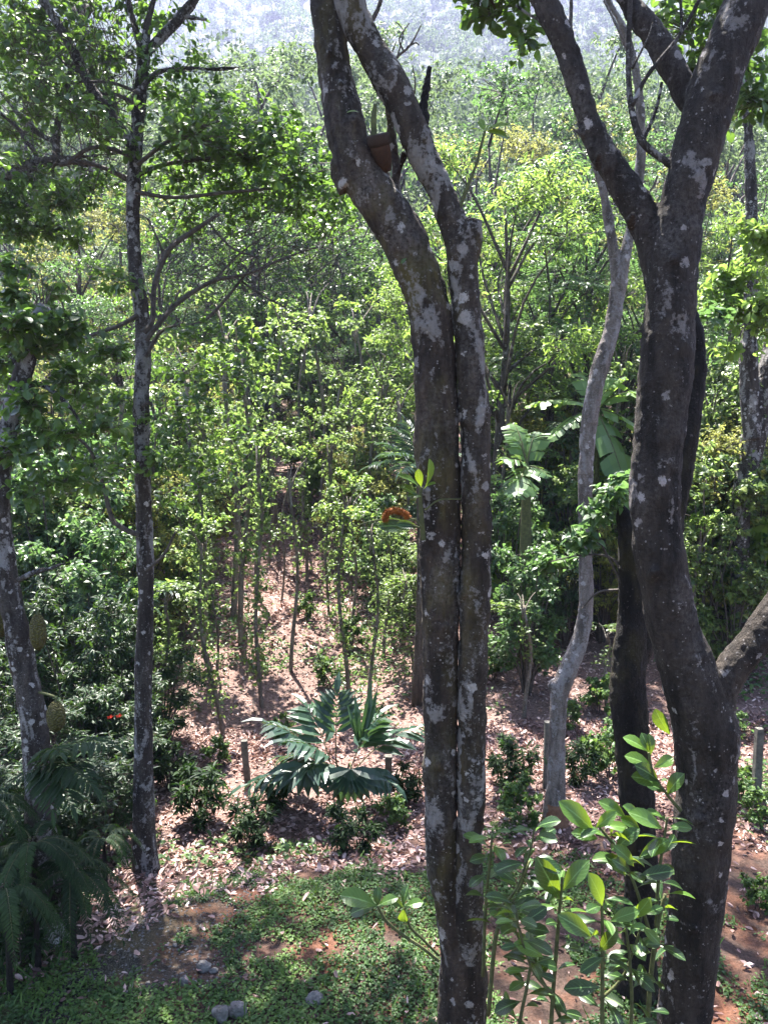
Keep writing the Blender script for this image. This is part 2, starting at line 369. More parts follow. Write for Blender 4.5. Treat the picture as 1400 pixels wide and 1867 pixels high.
M_BANANA = leafmat("leaf_banana", (0.06, 0.12, 0.045), (0.10, 0.18, 0.06), (0.16, 0.25, 0.08), (0.32, 0.50, 0.08), 0.42, 0.35, 0.5)
M_COVER = leafmat("leaf_cover", (0.018, 0.046, 0.013), (0.04, 0.088, 0.022), (0.09, 0.155, 0.035), (0.18, 0.30, 0.05), 0.35, 0.5, 0.3)
M_LITTER = leafmat("dead_leaf", (0.075, 0.038, 0.032), (0.30, 0.185, 0.16), (0.58, 0.44, 0.40), (0.30, 0.14, 0.08), 0.12, 0.5, 0.4)
M_POST = plain("weathered_post", (0.045, 0.042, 0.037), (0.15, 0.14, 0.12), 14)
M_STONE = plain("stone", (0.06, 0.056, 0.052), (0.20, 0.188, 0.178), 14, 0.9, 0.2, 0.02)
M_POT = plain("clay", (0.018, 0.009, 0.005), (0.055, 0.024, 0.010), 14)
M_POTRIM = plain("clay_rim", (0.015, 0.009, 0.006), (0.035, 0.02, 0.012), 12)
M_ORANGE = plain("orange_bristle", (0.17, 0.045, 0.008), (0.32, 0.11, 0.018), 60, 0.7)
M_RED = plain("red_petal", (0.55, 0.03, 0.015), (0.75, 0.08, 0.03), 30)
def jackfruit_mat():
    n = N("jackfruit_rind"); v = n.coord(); vo = n.voro(v, 55); c = n.ramp(vo.outputs["Distance"], [(0.0, (0.12, 0.11, 0.025)), (0.6, (0.05, 0.045, 0.012))])
    inv = n.math('SUBTRACT', 1.0, vo.outputs["Distance"]); return n.done(n.principled(c, 0.7, 0.3, inv, 0.02, 1.0))
M_FRUIT = jackfruit_mat()
def ground_mat():
    n = N("soil"); v = n.coord(); a = n.noise(v, 0.55, 5, 0.6); b = n.noise(v, 3.0, 6, 0.65); c = n.noise(v, 28, 6, 0.7)
    red = n.ramp(c, [(0.3, (0.085, 0.036, 0.021)), (0.7, (0.20, 0.088, 0.052))])
    hum = n.ramp(c, [(0.3, (0.030, 0.021, 0.017)), (0.7, (0.10, 0.066, 0.052))])
    col = n.mix(n.ramp(n.math('ADD', n.math('MULTIPLY', a, 0.6), n.math('MULTIPLY', b, 0.4)), [(0.48, 0.0), (0.62, 1.0)]), hum, red)
    g0 = n.add("NewGeometry"); s0 = n.add("SeparateXYZ"); n.link(g0.outputs["Position"], s0.inputs[0])
    up = n.ramp(n.math('MULTIPLY', n.math('ADD', s0.outputs[1], n.math('MULTIPLY', b, 3.0)), 0.05), [(0.47, 0.0), (0.56, 0.8)])
    col = n.mix(up, col, n.ramp(c, [(0.3, (0.07, 0.043, 0.037)), (0.7, (0.30, 0.205, 0.18))]))
    # grey gravelly yard corner and wooded far hillside, told apart by position
    g = n.add("NewGeometry"); s = n.add("SeparateXYZ"); n.link(g.outputs["Position"], s.inputs[0])
    gx = n.math('ADD', n.math('MULTIPLY', s.outputs[0], 1.0), n.math('MULTIPLY', b, 2.2))
    yard = n.math('MULTIPLY', n.ramp(n.math('ADD', n.math('MULTIPLY', gx, 0.25), 1.0), [(0.70, 1.0), (0.92, 0.0)]), n.math('LESS_THAN', s.outputs[1], 7.9))
    grv = n.ramp(n.voro(v, 70).outputs["Distance"], [(0.1, (0.11, 0.10, 0.085)), (0.6, (0.028, 0.028, 0.02))])
    mossy = n.mix(n.ramp(b, [(0.45, 0.0), (0.6, 0.7)]), grv, (0.075, 0.075, 0.025))
    col = n.mix(yard, col, mossy)
    hill = n.ramp(n.math('MULTIPLY', s.outputs[1], 0.01), [(0.40, 0.0), (0.60, 1.0)])
    col = n.mix(hill, col, n.ramp(b, [(0.35, (0.02, 0.035, 0.012)), (0.65, (0.06, 0.085, 0.03))]))
    return n.done(n.principled(col, 0.95, 0.15, n.math('ADD', c, n.math('MULTIPLY', b, 0.8)), 0.04, 0.9))
M_SOIL = ground_mat()

# ------------------------------------------------------------------ ground, hill, haze
def build_ground():
    ys = np.concatenate([np.linspace(-25, 3, 15), np.arange(3.3, 15, 0.09), np.geomspace(15, 60, 150)[0:], np.geomspace(61, 830, 110)])
    us = np.linspace(-1, 1, 261); us = np.sign(us) * np.abs(us) ** 1.25
    Y = np.repeat(ys[:, None], len(us), 1); X = us[None] * (12 + 0.78 * np.maximum(ys, 0))[:, None]
    g = Geo(); V = np.stack([X, Y, gz(X, Y)], -1).reshape(-1, 3)
    a, b = len(ys), len(us); i = (np.arange(a - 1)[:, None] * b + np.arange(b - 1)[None]).ravel()
    g.add(V, None, np.stack([i, i + 1, i + b + 1, i + b], -1))
    solo("ground", g, M_SOIL, (0, 0, 0), "red brown soil slope rising from a yard to a wooded hill", None, None, "structure", True)
build_ground()
def build_haze():
    me = bpy.data.meshes.new("haze"); x, y0, y1, z0, z1 = 690, -40, 860, -6, 600
    me.from_pydata([(sx * x, y, z) for z in (z0, z1) for y in (y0, y1) for sx in (-1, 1)], [], [(0, 2, 3, 1), (4, 5, 7, 6), (0, 1, 5, 4), (2, 6, 7, 3), (0, 4, 6, 2), (1, 3, 7, 5)])
    n = N("air"); v = n.add("VolumePrincipled"); v.inputs["Density"].default_value = HAZE; v.inputs["Color"].default_value = (0.50, 0.54, 0.90, 1); v.inputs["Anisotropy"].default_value = 0.45
    n.link(v.outputs[0], n.out.inputs["Volume"]); me.materials.append(n.m)
    o = bpy.data.objects.new("haze", me); COL.objects.link(o); tag(o, "pale blue haze hanging before the far hillside", None, None, "stuff")
HAZE = 0.0005
build_haze()

# ------------------------------------------------------------------ paths given in photo pixels + distance
def path(pts, Y):
    """pts: (px, py, width_px[, Y])"""
    P = []; rr = []
    for q in pts:
        y = q[3] if len(q) > 3 else Y
        P.append(at(q[0], q[1], y)); rr.append(q[2] * 0.5 * mpp(q[0], q[1], y))
    return np.array(P), np.array(rr)
def ptube(g, pts, Y, seg=14, per=6, **kw):
    P, r = path(pts, Y); tube(g, P, r, seg, per, **kw); return P
def blob_tips(rng, c, rad, n, hollow=0.35):
    d = nrm(rng.standard_normal((n, 3))); d[:, 2] = np.where(rng.random(n) < 0.7, np.abs(d[:, 2]), d[:, 2]); 
    r = hollow + (1 - hollow) * rng.random(n) ** 0.6
    return np.asarray(c) + d * r[:, None] * np.asarray(rad), d
def foliage(g, rng, c, rad, n, k, size, tm, mat_leaf=1, mat_twig=0, tw=0.006, hollow=0.35, wide=1.0, up=0.7, origin=None, ang=(35, 95)):
    """a clump: n twig tips in an ellipsoid, k leaves on each, twigs drawn back to the clump's centre"""
    c = np.asarray(c, float); tips, d = blob_tips(rng, c, rad, n, hollow)
    d = nrm(d + np.array([0, 0, 0.35])); o = c if origin is None else np.asarray(origin)
    A = o + (tips - o) * rng.uniform(0.05, 0.55, (n, 1)); B = (A + tips) / 2 + rng.standard_normal((n, 3)) * 0.06 * np.mean(rad)
    twigs(g, A, B, tips, tw, tw * 0.4, mat_twig)
    rosettes(g, tm, tips, d, k, size, rng, mat_leaf, 1.2, up, ang, wide=wide)

# ------------------------------------------------------------------ the twin-trunked tree
def twin_tree():
    rng = np.random.default_rng(1); Y = 5.25
    base = ground(*(at(842, 1945, Y)[:2]))
    t = thing("jackfruit_tree", base, "twin trunked tree with pale lichen crust, its two stems joined near the ground", "tree")
    g = Geo()
    ptube(g, [(842, 1990, 116), (842, 1900, 92), (842, 1745, 84), (822, 1650, 62), (808, 1578, 60), (803, 1420, 62), (803, 1245, 64), (802, 1000, 76), (796, 800, 82), (790, 623, 80), (771, 525, 80), (738, 440, 84), (697, 375, 82), (660, 315, 82), (636, 260, 74), (623, 200, 72), (611, 133, 64), (601, 67, 58), (592, 0, 57), (584, -120, 52), (575, -330, 46, 5.5), (560, -520, 34, 5.9)], Y)
    for (kx, ky, kw) in ((780, 900, 26), (812, 1150, 22), (790, 700, 24), (735, 400, 26), (622, 160, 24), (600, 100, 20), (645, 225, 26), (800, 1400, 18)): ptube(g, [(kx, ky + 14, kw, Y), (kx, ky, kw * .95, Y - .09), (kx, ky - 12, kw * .5, Y - .135)], Y, 8, 3)
    ptube(g, [(640, 335, 60), (612, 308, 36), (601, 306, 26)], Y, per=4)
    ptube(g, [(716, 345, 26, 5.32), (722, 305, 16, 5.4), (714, 250, 14, 5.4), (706, 180, 13, 5.4), (700, 150, 11, 5.4)], Y, 8)
    ptube(g, [(724, 320, 14, 5.35), (738, 280, 9, 5.3)], Y, 8)
    ptube(g, [(590, -60, 40), (500, -300, 30, 5.6), (380, -480, 22, 6.2)], Y)
    fpart("trunk", g, M_BARK_C, t, 0.012)
    g = Geo(); Y2 = 5.2
    ptube(g, [(846, 1790, 60, 5.22), (850, 1690, 60), (853, 1640, 56), (855, 1578, 51), (859, 1400, 52), (860, 1245, 53), (868, 1000, 55), (867, 800, 56), (854, 623, 56), (845, 510, 54), (834, 430, 56), (803, 350, 48), (770, 280, 54), (739, 205, 56), (701, 133, 58), (665, 67, 58), (636, 0, 58), (600, -120, 50), (620, -330, 40, 5.3), (700, -520, 30, 5.6)], Y2)
    ptube(g, [(846, 500, 40), (856, 440, 44), (862, 402, 34)], Y2, per=4)
    for (kx, ky, kw) in ((842, 1085, 20), (880, 985, 18), (846, 770, 16), (876, 1500, 16), (756, 246, 20)): ptube(g, [(kx, ky + 10, kw, Y2), (kx + 2, ky, kw * .9, Y2 - .05), (kx + 3, ky - 8, kw * .5, Y2 - .085)], Y2, 8, 3)
    fpart("trunk", g, M_BARK_C2, t, 0.011)
    g = Geo(); ptube(g, [(768, 225, 30), (772, 190, 16), (778, 155, 14), (783, 122, 8)], Y2, 8, wob=0.12, rng=rng); gpart("broken_branch", g, M_BARK_D, t)
    g = Geo()
    for p in ([(708, 122, 7), (728, 100, 5), (748, 82, 4), (768, 45, 2)], [(735, 92, 4), (728, 70, 3), (746, 42, 2)], [(742, 86, 4), (757, 78, 3), (764, 82, 2)],
              [(676, 40, 10), (688, 18, 8), (697, -10, 8)], [(712, 118, 5), (715, 95, 3), (722, 76, 2)], [(755, 172, 4), (757, 150, 3), (752, 120, 2)], [(720, 118, 4), (735, 60, 2), (722, 40, 2)]):
        ptube(g, p, Y2, 5, 3)
    gpart("twig", g, M_TWIG, t)
    g = Geo(); Y3 = 5.15
    ptube(g, [(838, 380, 8), (850, 345, 7), (868, 300, 6), (876, 268, 6), (884, 240, 5)], Y3, 6, 4)
    P = [at(884, 240, Y3)] * 5; ax = [at(*q, Y3) - at(884, 240, Y3) for q in ((934, 218), (930, 244), (850, 228), (872, 210), (900, 215))]
    leaves(g, T_OBOV, np.array(P), np.array(ax), np.array([(0, -.6, 1), (0.1, -.8, .6), (0, -.4, 1), (-.4, -.5, .8), (.2, -.3, 1)]), [np.linalg.norm(a) * s for a, s in zip(ax, (1, .95, .9, .8, .6))], 1, [.9, .7, .95, .8, .9])
    gpart("leafy_shoot", g, [M_STEM, M_SAP], t)
    for q, ax_, nn, L_, r_ in (((655, 205, 5.0), (-.7, 0, .15), (0, -.6, 1), .075, .9), ((742, 470, 5.05), (-.5, -.1, -.4), (0, -1, .4), .05, .5)):
        g = Geo(); leaves(g, T_OBOV, at(*q)[None], np.array([ax_]), np.array([nn]), L_, 0, r_); gpart("leaf", g, M_SAP, t, True)
    # crown carried above the photo's upper edge
    g = Geo()
    for c, r, n in (((560, -560, 6.4), 1.3, 90), ((330, -520, 7.0), 1.1, 80), ((760, -600, 6.2), 1.2, 80), ((520, -820, 6.0), 1.4, 80)):
        foliage(g, rng, at(*c), (r, r, r * 0.7), n, 6, 0.13, T_MID)
    gpart("crown", g, [M_TWIG, M_JACK], t)
    # low shoot leaning out of the base
    g = Geo()
    ptube(g, [(800, 1752, 6), (770, 1728, 6), (735, 1705, 6), (705, 1680, 6), (688, 1652, 5)], 5.15, 6, 5)
    ptube(g, [(800, 1742, 5), (770, 1712, 5), (748, 1690, 5), (736, 1655, 4)], 5.2, 6, 5)
    for (ox, oy), tips in (((688, 1652), ((650, 1628), (646, 1664), (715, 1632), (700, 1618), (678, 1625))), ((736, 1655), ((712, 1640), (738, 1622), (752, 1640), (738, 1690)))):
        o = at(ox, oy, 5.15)
        for q in tips:
            a = at(*q, 5.15) - o; a = a + rng.standard_normal(3) * 0.02
            leaves(g, T_OBOV, o[None], a[None], np.array([[rng.normal(0, .4), -.5, .9]]), np.linalg.norm(a) * 1.05, 1, rng.uniform(.35, .8))
    gpart("low_shoot", g, [M_STEM, M_SAP], t)
twin_tree()

def clay_pot():
    c = at(690, 300, 5.3); k = mpp(690, 270, 5.3)
    t = thing("clay_pot", c, "brown clay pot wedged in the fork of the twin trunked tree", "pot")
    g = Geo(); a = at(703, 312, 5.2); b = at(692, 264, 5.12); e = at(689, 246, 5.1)
    tube(g, [a, a * .5 + b * .5, b], [11 * k, 16 * k, 18 * k], 20, 3); gpart("body", g, M_POT, t, True)
    g = Geo(); tube(g, [b - (e - b) * .15, b + (e - b) * .1, b + (e - b) * .9, e + (e - b) * .1], [17 * k, 20.5 * k, 21 * k, 18 * k], 20, 3); gpart("rim", g, M_POTRIM, t, True)
    g = Geo(); tube(g, [at(682, 255, 5.1), at(681, 215, 5.1), at(684, 190, 5.1)], [5 * k, 5 * k, 3 * k], 8, 4); gpart("stalk", g, M_STEM, t, True)
clay_pot()

def orchid():
    Y = 5.0; rng = np.random.default_rng(4); o = at(770, 935, 5.05)
    t = thing("orchid_plant", o, "small epiphyte rooted on the twin trunked tree with an orange bristly flower spike", "plant")
    g = Geo()
    for (bx, by), (tx, ty), nn, rn in (((765, 890), (735, 862), (0, -.5, 1), .6), ((768, 888), (762, 862), (-.3, -1, .3), .1), ((775, 888), (790, 846), (.7, -.6, .5), .95), ((772, 892), (788, 878), (.2, -.6, .8), .9), ((762, 905), (738, 885), (0, -.7, .7), .3), ((768, 905), (748, 902), (0, -.8, .5), .15), ((764, 962), (730, 954), (0, -.9, .5), .35), ((758, 962), (700, 955), (0, -.9, .5), .3)):
        a = at(bx, by, Y); d = at(tx, ty, Y - .06) - a
        g = Geo(); leaves(g, T_OBOV, a[None], d[None], np.array([nn]), np.linalg.norm(d) * 1.1, 0, rn, 0.8); gpart("leaf", g, M_SAP, t, True)
    g = Geo(); ptube(g, [(772, 985, 9), (768, 940, 9), (766, 905, 7), (768, 888, 6)], 5.02, 7, 4); ptube(g, [(775, 930, 4), (800, 912, 3), (840, 910, 2)], 5.02, 5, 4); ptube(g, [(768, 962, 4), (758, 948, 4), (750, 946, 3.5), (742, 943, 3)], 4.97, 6, 4)
    ptube(g, [(764, 962, 4), (720, 948, 3), (680, 950, 3), (645, 960, 2)], 4.98, 5, 4); gpart("stem", g, M_STEM, t)
    g = Geo(); P, r = path([(702, 948, 4), (704, 939, 7), (712, 932, 10), (724, 931, 11), (736, 935, 10), (743, 942, 6)], 4.95); tube(g, P, r, 10, 5)
    C = catmull(P, 12); n = 700; i = rng.integers(0, len(C), n); d = nrm(rng.standard_normal((n, 3))); k = mpp(720, 935, 4.95)
    twigs(g, C[i] + d * 2.5 * k, C[i] + d * 5.5 * k, C[i] + d * (8 * k), 0.9 * k, 0.4 * k); gpart("flower_spike", g, M_ORANGE, t)
orchid()

# ------------------------------------------------------------------ the thick forked tree on the other side
def thick_tree():
    rng = np.random.default_rng(2); Y = 4.9
    base = ground(*(at(1245, 2005, Y)[:2]))
    t = thing("jackfruit_tree", base, "thick dark trunk forking into heavy limbs, grey lichen blotches down its bark", "tree")
    g = Geo()
    ptube(g, [(1245, 2050, 116), (1246, 1950, 98), (1247, 1860, 92), (1258, 1750, 94), (1276, 1578, 99), (1288, 1412, 106), (1284, 1330, 116), (1258, 1240, 104), (1221, 1123, 88), (1199, 1000, 90), (1193, 900, 87), (1200, 800, 92), (1211, 700, 97), (1217, 610, 94), (1223, 500, 88), (1240, 400, 84), (1254, 333, 86), (1280, 233, 88), (1310, 133, 88), (1340, 60, 86), (1370, -10, 80), (1410, -110, 74), (1440, -300, 56, 5.1), (1430, -480, 40, 5.4)], Y, 18)
    ptube(g, [(1206, 520, 66, 4.95), (1190, 440, 62, 4.98), (1166, 385, 60), (1132, 330, 55), (1104, 285, 50), (1082, 245, 47), (1056, 170, 44), (1036, 100, 42), (1012, 40, 46), (990, -5, 46), (955, -80, 42), (900, -230, 34), (850, -400, 26)], Y + .08)
    ptube(g, [(1282, 215, 50, 5.0), (1255, 175, 50, 5.05), (1217, 110, 46, 5.1), (1182, 52, 44, 5.15), (1140, -5, 40, 5.2), (1060, -150, 32, 5.4), (1000, -330, 24, 5.7)], Y)
    ptube(g, [(1292, 1330, 80), (1312, 1262, 66), (1345, 1205, 60), (1390, 1148, 62), (1430, 1090, 60), (1500, 950, 52), (1580, 700, 44)], Y)
    ptube(g, [(1062, 248, 16), (1040, 232, 9), (1023, 217, 6)], Y + .06, 8)
    for (kx, ky, kw) in ((1270, 1500, 34), (1190, 1050, 30), (1230, 700, 30), (1225, 480, 28), (1300, 180, 30), (1265, 1700, 30), (1320, 1450, 24), (1090, 290, 20), (1150, 400, 22)): ptube(g, [(kx, ky + 16, kw, Y - .02), (kx, ky, kw * .95, Y - .10), (kx + 2, ky - 12, kw * .5, Y - .165)], Y, 8, 3)
    fpart("trunk", g, M_BARK_R, t, 0.013)
    g = Geo()
    ptube(g, [(1224, 300, 18), (1208, 290, 14), (1170, 258, 14), (1151, 200, 12), (1145, 120, 10), (1148, 0, 9), (1150, -120, 7)], Y, 8)
    ptube(g, [(1152, 193, 8), (1175, 145, 8), (1200, 112, 8), (1235, 68, 7), (1276, -5, 7), (1300, -80, 6)], Y - .03, 7)
    ptube(g, [(1242, 60, 5), (1241, 20, 5), (1238, -30, 5)], Y - .03, 6); ptube(g, [(1152, 125, 5), (1180, 70, 3), (1190, 40, 2)], Y, 5)
    ptube(g, [(1170, 262, 8), (1195, 200, 6), (1206, 150, 5)], Y + .1, 6); ptube(g, [(1006, 45, 5), (970, 30, 5), (940, 10, 5)], Y + .1, 6)
    gpart("branch", g, M_BARK_L, t, True)
    g = Geo()
    for c, r, n, s in (((905, 20, 5.6), .28, 36, .10), ((950, 70, 5.8), .2, 16, .09), ((880, -70, 5.5), .5, 60, .10), ((860, -420, 5.8), 1.2, 90, .13), ((1000, -360, 6.0), 1.0, 80, .13), ((1330, 110, 6.2), .35, 46, .10), ((1260, 60, 6.4), .45, 60, .10), ((1375, 195, 6.3), .3, 44, .10), ((1300, -30, 6.4), .6, 60, .11), ((1430, -520, 5.8), 1.3, 90, .13), ((1240, -560, 6.3), 1.2, 80, .13)):
        foliage(g, rng, at(*c), (r, r, r * 0.8), n, 6, s, T_OBOV if s < .11 else T_MID, tw=.004)
    gpart("crown", g, [M_TWIG, M_JACK], t)
    # suckers on the trunk
    g = Geo()
    def shoot(stem, lv, Y):
        P = ptube(g, stem, Y, 6, 5)
        o = P[-1]
        for (bx, by), (tx, ty), rn in lv:
            a = at(bx, by, Y); d = at(tx, ty, Y + rng.uniform(-.07, .07)) - a
            leaves(g, T_OBOV, a[None], d[None], np.array([[rng.normal(0, .5), -.7, .7]]), np.linalg.norm(d), 1, rn, 0.95)
    shoot([(1240, 1478, 8), (1215, 1448, 6), (1190, 1410, 6), (1182, 1372, 5)], [((1182, 1372), (1143, 1340), .8), ((1183, 1372), (1172, 1338), .55), ((1185, 1378), (1188, 1340), .6), ((1190, 1400), (1145, 1374), .7), ((1190, 1400), (1228, 1380), .85), ((1200, 1425), (1168, 1396), .15), ((1205, 1430), (1160, 1412), .6), ((1212, 1445), (1180, 1425), .5), ((1215, 1450), (1238, 1412), .6), ((1222, 1340), (1192, 1300), .6)], 4.75)
    gpart("sucker_shoot", g, [M_STEM, M_SAP], t)
thick_tree()

def black_tree():
    Y = 5.95; base = ground(*(at(1162, 1815, Y)[:2]))
    t = thing("tree", base, "blackish trunk half hidden behind the thick forked trunk, ending in a leafy stub", "tree")
    g = Geo()
    ptube(g, [(1160, 1860, 84), (1163, 1760, 68), (1168, 1600, 61), (1160, 1450, 63), (1150, 1330, 65), (1144, 1245, 66), (1150, 1150, 54), (1149, 1050, 45), (1141, 960, 35), (1129, 922, 18)], Y)
    ptube(g, [(1150, 1230, 48), (1195, 1080, 46), (1236, 900, 38), (1258, 760, 38), (1270, 670, 34), (1268, 610, 30), (1250, 540, 26), (1232, 450, 20)], Y + .1)
    ptube(g, [(1158, 1010, 14), (1195, 970, 10), (1240, 930, 8)], Y, 8)
    fpart("trunk", g, M_BARK_D, t, 0.014)
    g = Geo(); rng = np.random.default_rng(8)
    for p in ([(1135, 1040, 7), (1110, 1015, 5), (1060, 1012, 3), (1000, 1025, 2)], [(1132, 1060, 6), (1100, 1000, 4), (1085, 960, 3)], [(1135, 1075, 6), (1090, 1080, 4), (1060, 1110, 2)]): ptube(g, p, Y, 6, 4)
    for c, r, n in (((1115, 905, 5.9), .16, 26), ((1060, 985, 6.0), .18, 22), ((1140, 880, 6.1), .15, 20), ((1010, 1030, 6.1), .18, 22), ((1085, 940, 6.0), .15, 18), ((1290, 590, 6.4), .25, 20)):
        foliage(g, rng, at(*c), (r, r, r * .8), n, 5, .085, T_HEART, tw=.003)
    gpart("foliage", g, [M_TWIG, M_MIDG], t)
black_tree()

def pale_tree():
    rng = np.random.default_rng(3); b = on_ground(1010, 1500); Y = b[1]
    t = thing("tree", b, "slender pale barked tree bending twice, forked above, reddish soil stain at its foot", "tree")
    g = Geo()
    ptube(g, [(1010, 1525, 54), (1010, 1500, 46), (1013, 1430, 35), (1016, 1330, 30), (1021, 1258, 34), (1050, 1185, 32), (1067, 1115, 27), (1067, 1000, 24), (1066, 900, 26), (1071, 800, 28), (1082, 720, 30), (1095, 665, 31), (1115, 600, 28), (1129, 510, 28), (1143, 445, 20), (1160, 370, 18), (1168, 260, 16), (1162, 150, 14), (1140, 60, 12), (1095, -30, 10), (1050, -200, 8)], Y)
    ptube(g, [(1127, 520, 24), (1114, 430, 19), (1099, 350, 16), (1085, 300, 14), (1060, 200, 11), (1040, 90, 9), (1038, -40, 8), (1000, -220, 6)], Y - .02)
    ptube(g, [(1020, 1262, 30), (1008, 1248, 26), (1003, 1243, 20)], Y, 10)
    ptube(g, [(1160, 380, 9), (1190, 340, 7), (1198, 320, 6)], Y, 6); ptube(g, [(1160, 130, 9), (1130, 60, 8), (1100, 0, 7)], Y + .1, 6)
    fpart("trunk", g, M_BARK_P, t, 0.013, disp=((0.3, 0.03), (0.06, 0.014)))
    g = Geo(); CR = [((1050, -230, Y + 1.4), 1.6, 110), ((860, -240, Y + 3.2), 1.7, 110), ((1230, -260, Y + 2.6), 1.7, 110), ((1010, -300, Y + 4.2), 1.9, 110), ((690, -300, Y + 3.8), 1.8, 170), ((600, -270, Y + 5.0), 1.7, 170), ((780, -290, Y + 5.4), 1.8, 150)]  # unseen crown clumps, the far-reaching ones added to shade the yard
    for c, r, n in CR:
        e = at(*c); s0 = at(1050, -150, Y); tube(g, [s0, (s0 + e) / 2 + [0, 0, .5], e], [.07, .05, .02], 6, 4)
    gpart("branch", g, M_BARK_P, t, True)
    g = Geo(); ptube(g, [(1010, 1530, 62), (1011, 1500, 50), (1013, 1462, 41)], Y, 20, 4); gpart("soil_stain", g, plain("soil_splash", (0.10, 0.05, 0.028), (0.19, 0.10, 0.06), 14), t, True)
    g = Geo()
    for c, r, n in CR:
        foliage(g, rng, at(*c), (r, r, r * .7), n, 7, .13, T_MID)
    gpart("crown", g, [M_TWIG, M_JACK], t)
pale_tree()

